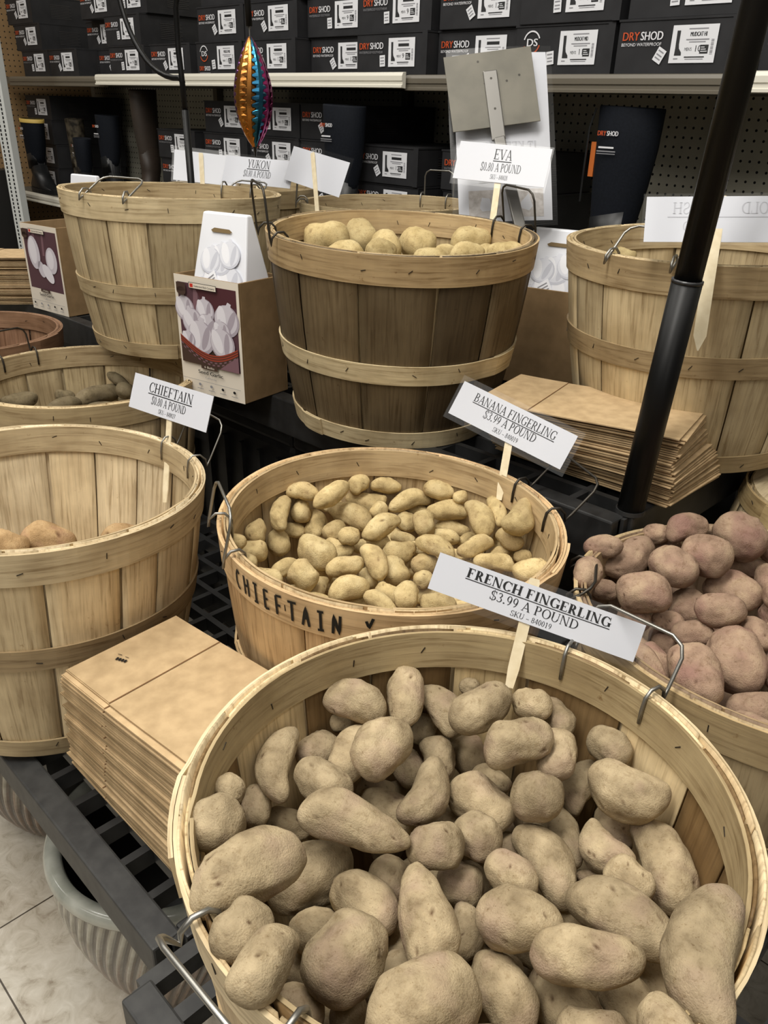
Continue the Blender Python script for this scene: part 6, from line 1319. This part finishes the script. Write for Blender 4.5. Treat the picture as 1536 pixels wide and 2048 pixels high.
# ------------------------------------------------------------------ black pole, hook with spinner
t = thing('black_pole', 'thick black metal pole leaning up past the stack of paper bags', 'pole', loc=(-.476, .962, .756))
d = Vector((-.431, .966, 1.361)) - Vector((-.476, .962, .756)); L = d.length; d.normalize(); b = MB(); b.tube([d * 0, d * .32], .0185, 20); b.build('lower_tube', POLE, t, True)
b = MB(); b.tube([d * .318, d * 1.35], .0165, 20); b.build('upper_tube', POLE, t, True)
b = MB(); b.tube([d * .3165, d * .3205], .0190, 20); b.build('joint_ring', flat('joint_grey', rgb(40, 40, 42), .35), t, True)
b = MB(); b.lathe([(.001, .006), (.020, .006), (.0205, 0), (.001, 0)], 24); b.build('foot_plate', BLACKPL, t)
hx, hy = -1.80, 1.13
t = thing('garden_hook', 'slim black double garden hook standing behind the tall tan basket', 'garden hook', loc=(hx, hy, .756))
b = MB(); b.tube([(0, 0, 0), (0, 0, .50)], .0085, 12); b.build('lower_stem', POLE, t, True)
b = MB(); b.tube([(0, 0, .495), (-.004, 0, .575), (-.008, .0, .62), (-.004, 0, .70), (.012, 0, .74), (.04, .0, .795), (.09, .0, .84), (.15, .0, .845), (.210, 0, .82), (.245, 0, .775), (.260, 0, .72), (.262, 0, .652)], .0065, 10); b.build('upper_stem', POLE, t, True)
b = MB(); pts = []
for i in range(15): a = math.radians(-88 - 100 * i / 14); pts.append((-.02 + .235 * math.cos(a) * 1.0 - .0 , 0, .80 + .235 * math.sin(a)))
b.tube([(0, 0, .555)] + pts + [(-.252, 0, .9), (-.225, 0, .96)], .0062, 10); b.build('side_hook', POLE, t, True)
IR = []
for i, (c, c2) in enumerate((((.32, .08, .26), (.10, .06, .22)), ((.62, .28, .04), (.34, .12, .05)), ((.03, .22, .36), (.02, .05, .12)), ((.55, .04, .18), (.12, .03, .16)), ((.05, .30, .28), (.20, .08, .28)))):
    q = NT('anodised_metal'); lw = q.n('ShaderNodeLayerWeight'); lw.inputs[0].default_value = .45; tc = q.n('ShaderNodeTexCoord'); nz = q.n('ShaderNodeTexNoise', i_Scale=24.0, i_Detail=2.0); q.l(tc.outputs['Object'], nz.inputs['Vector'])
    q.l(q.mix(nz.outputs[0], (*c, 1), (*c2, 1)), q.b.inputs['Base Color']); q.b.inputs['Metallic'].default_value = .9; q.b.inputs['Roughness'].default_value = .22; IR.append(q.mat)
sx, sy, sz = hx + .262, hy, 1.395
t = thing('wind_spinner', 'iridescent wind spinner with zigzag edged metal ribs hanging from the garden hook', 'wind spinner', loc=(sx, sy, sz - .215))
def rad_s(s): return .037 * math.sin(math.pi * min(1, max(0, s)) ** .92) ** .85 + .003
for k in range(10):
    b = MB(); n = 60; a0 = 2 * math.pi * k / 10 + .25
    for j in range(n + 1):
        s = j / n; r = rad_s(s); tw = a0 + .35 * s; zig = .11 * (1 if (j % 4) in (1, 2) else -1) * min(1, 6 * s, 6 * (1 - s)) ; lay = 1.0 if k % 2 else .93
        for q_, (da, rr) in enumerate(((-.34 + zig, .98), (-.1, 1.04), (.12, 1.02), (.34 + zig, .93))):
            b.v.append((r * rr * lay * math.cos(tw + da), r * rr * lay * math.sin(tw + da), .005 + .205 * s))
    for j in range(n):
        for q_ in range(3): b.f.append([j * 4 + q_, j * 4 + q_ + 1, j * 4 + 5 + q_, j * 4 + 4 + q_]); b.m.append(0); b.uv.append(None); b.c.append(None)
    o = b.build('zigzag_rib', IR[{5: 0, 6: 0, 7: 1, 8: 1, 9: 2, 0: 3, 1: 3, 2: 4, 3: 0, 4: 2}[k]], t); so = o.modifiers.new('sheet', 'SOLIDIFY'); so.thickness = .0008
b = MB(); b.tube([(0, 0, .0), (0, 0, .228)], .0012, 6); b.tube([(.004 * math.cos(i * .6), 0, .229 + .006 * math.sin(i * .6)) for i in range(11)], .0011, 6); b.build('hanging_wire', STEEL_D, t)
b = MB(); b.tube([(0, 0, -.012), (0, 0, .012)], [.002, .006], 8); b.tube([(-.008, 0, .006), (.008, 0, .008)], .002, 6); b.build('bottom_bead', flat('bead_black', (.01, .01, .01, 1), .2), t)
for o in list(SC.objects):
    if 'h' in o.keys(): del o['h']
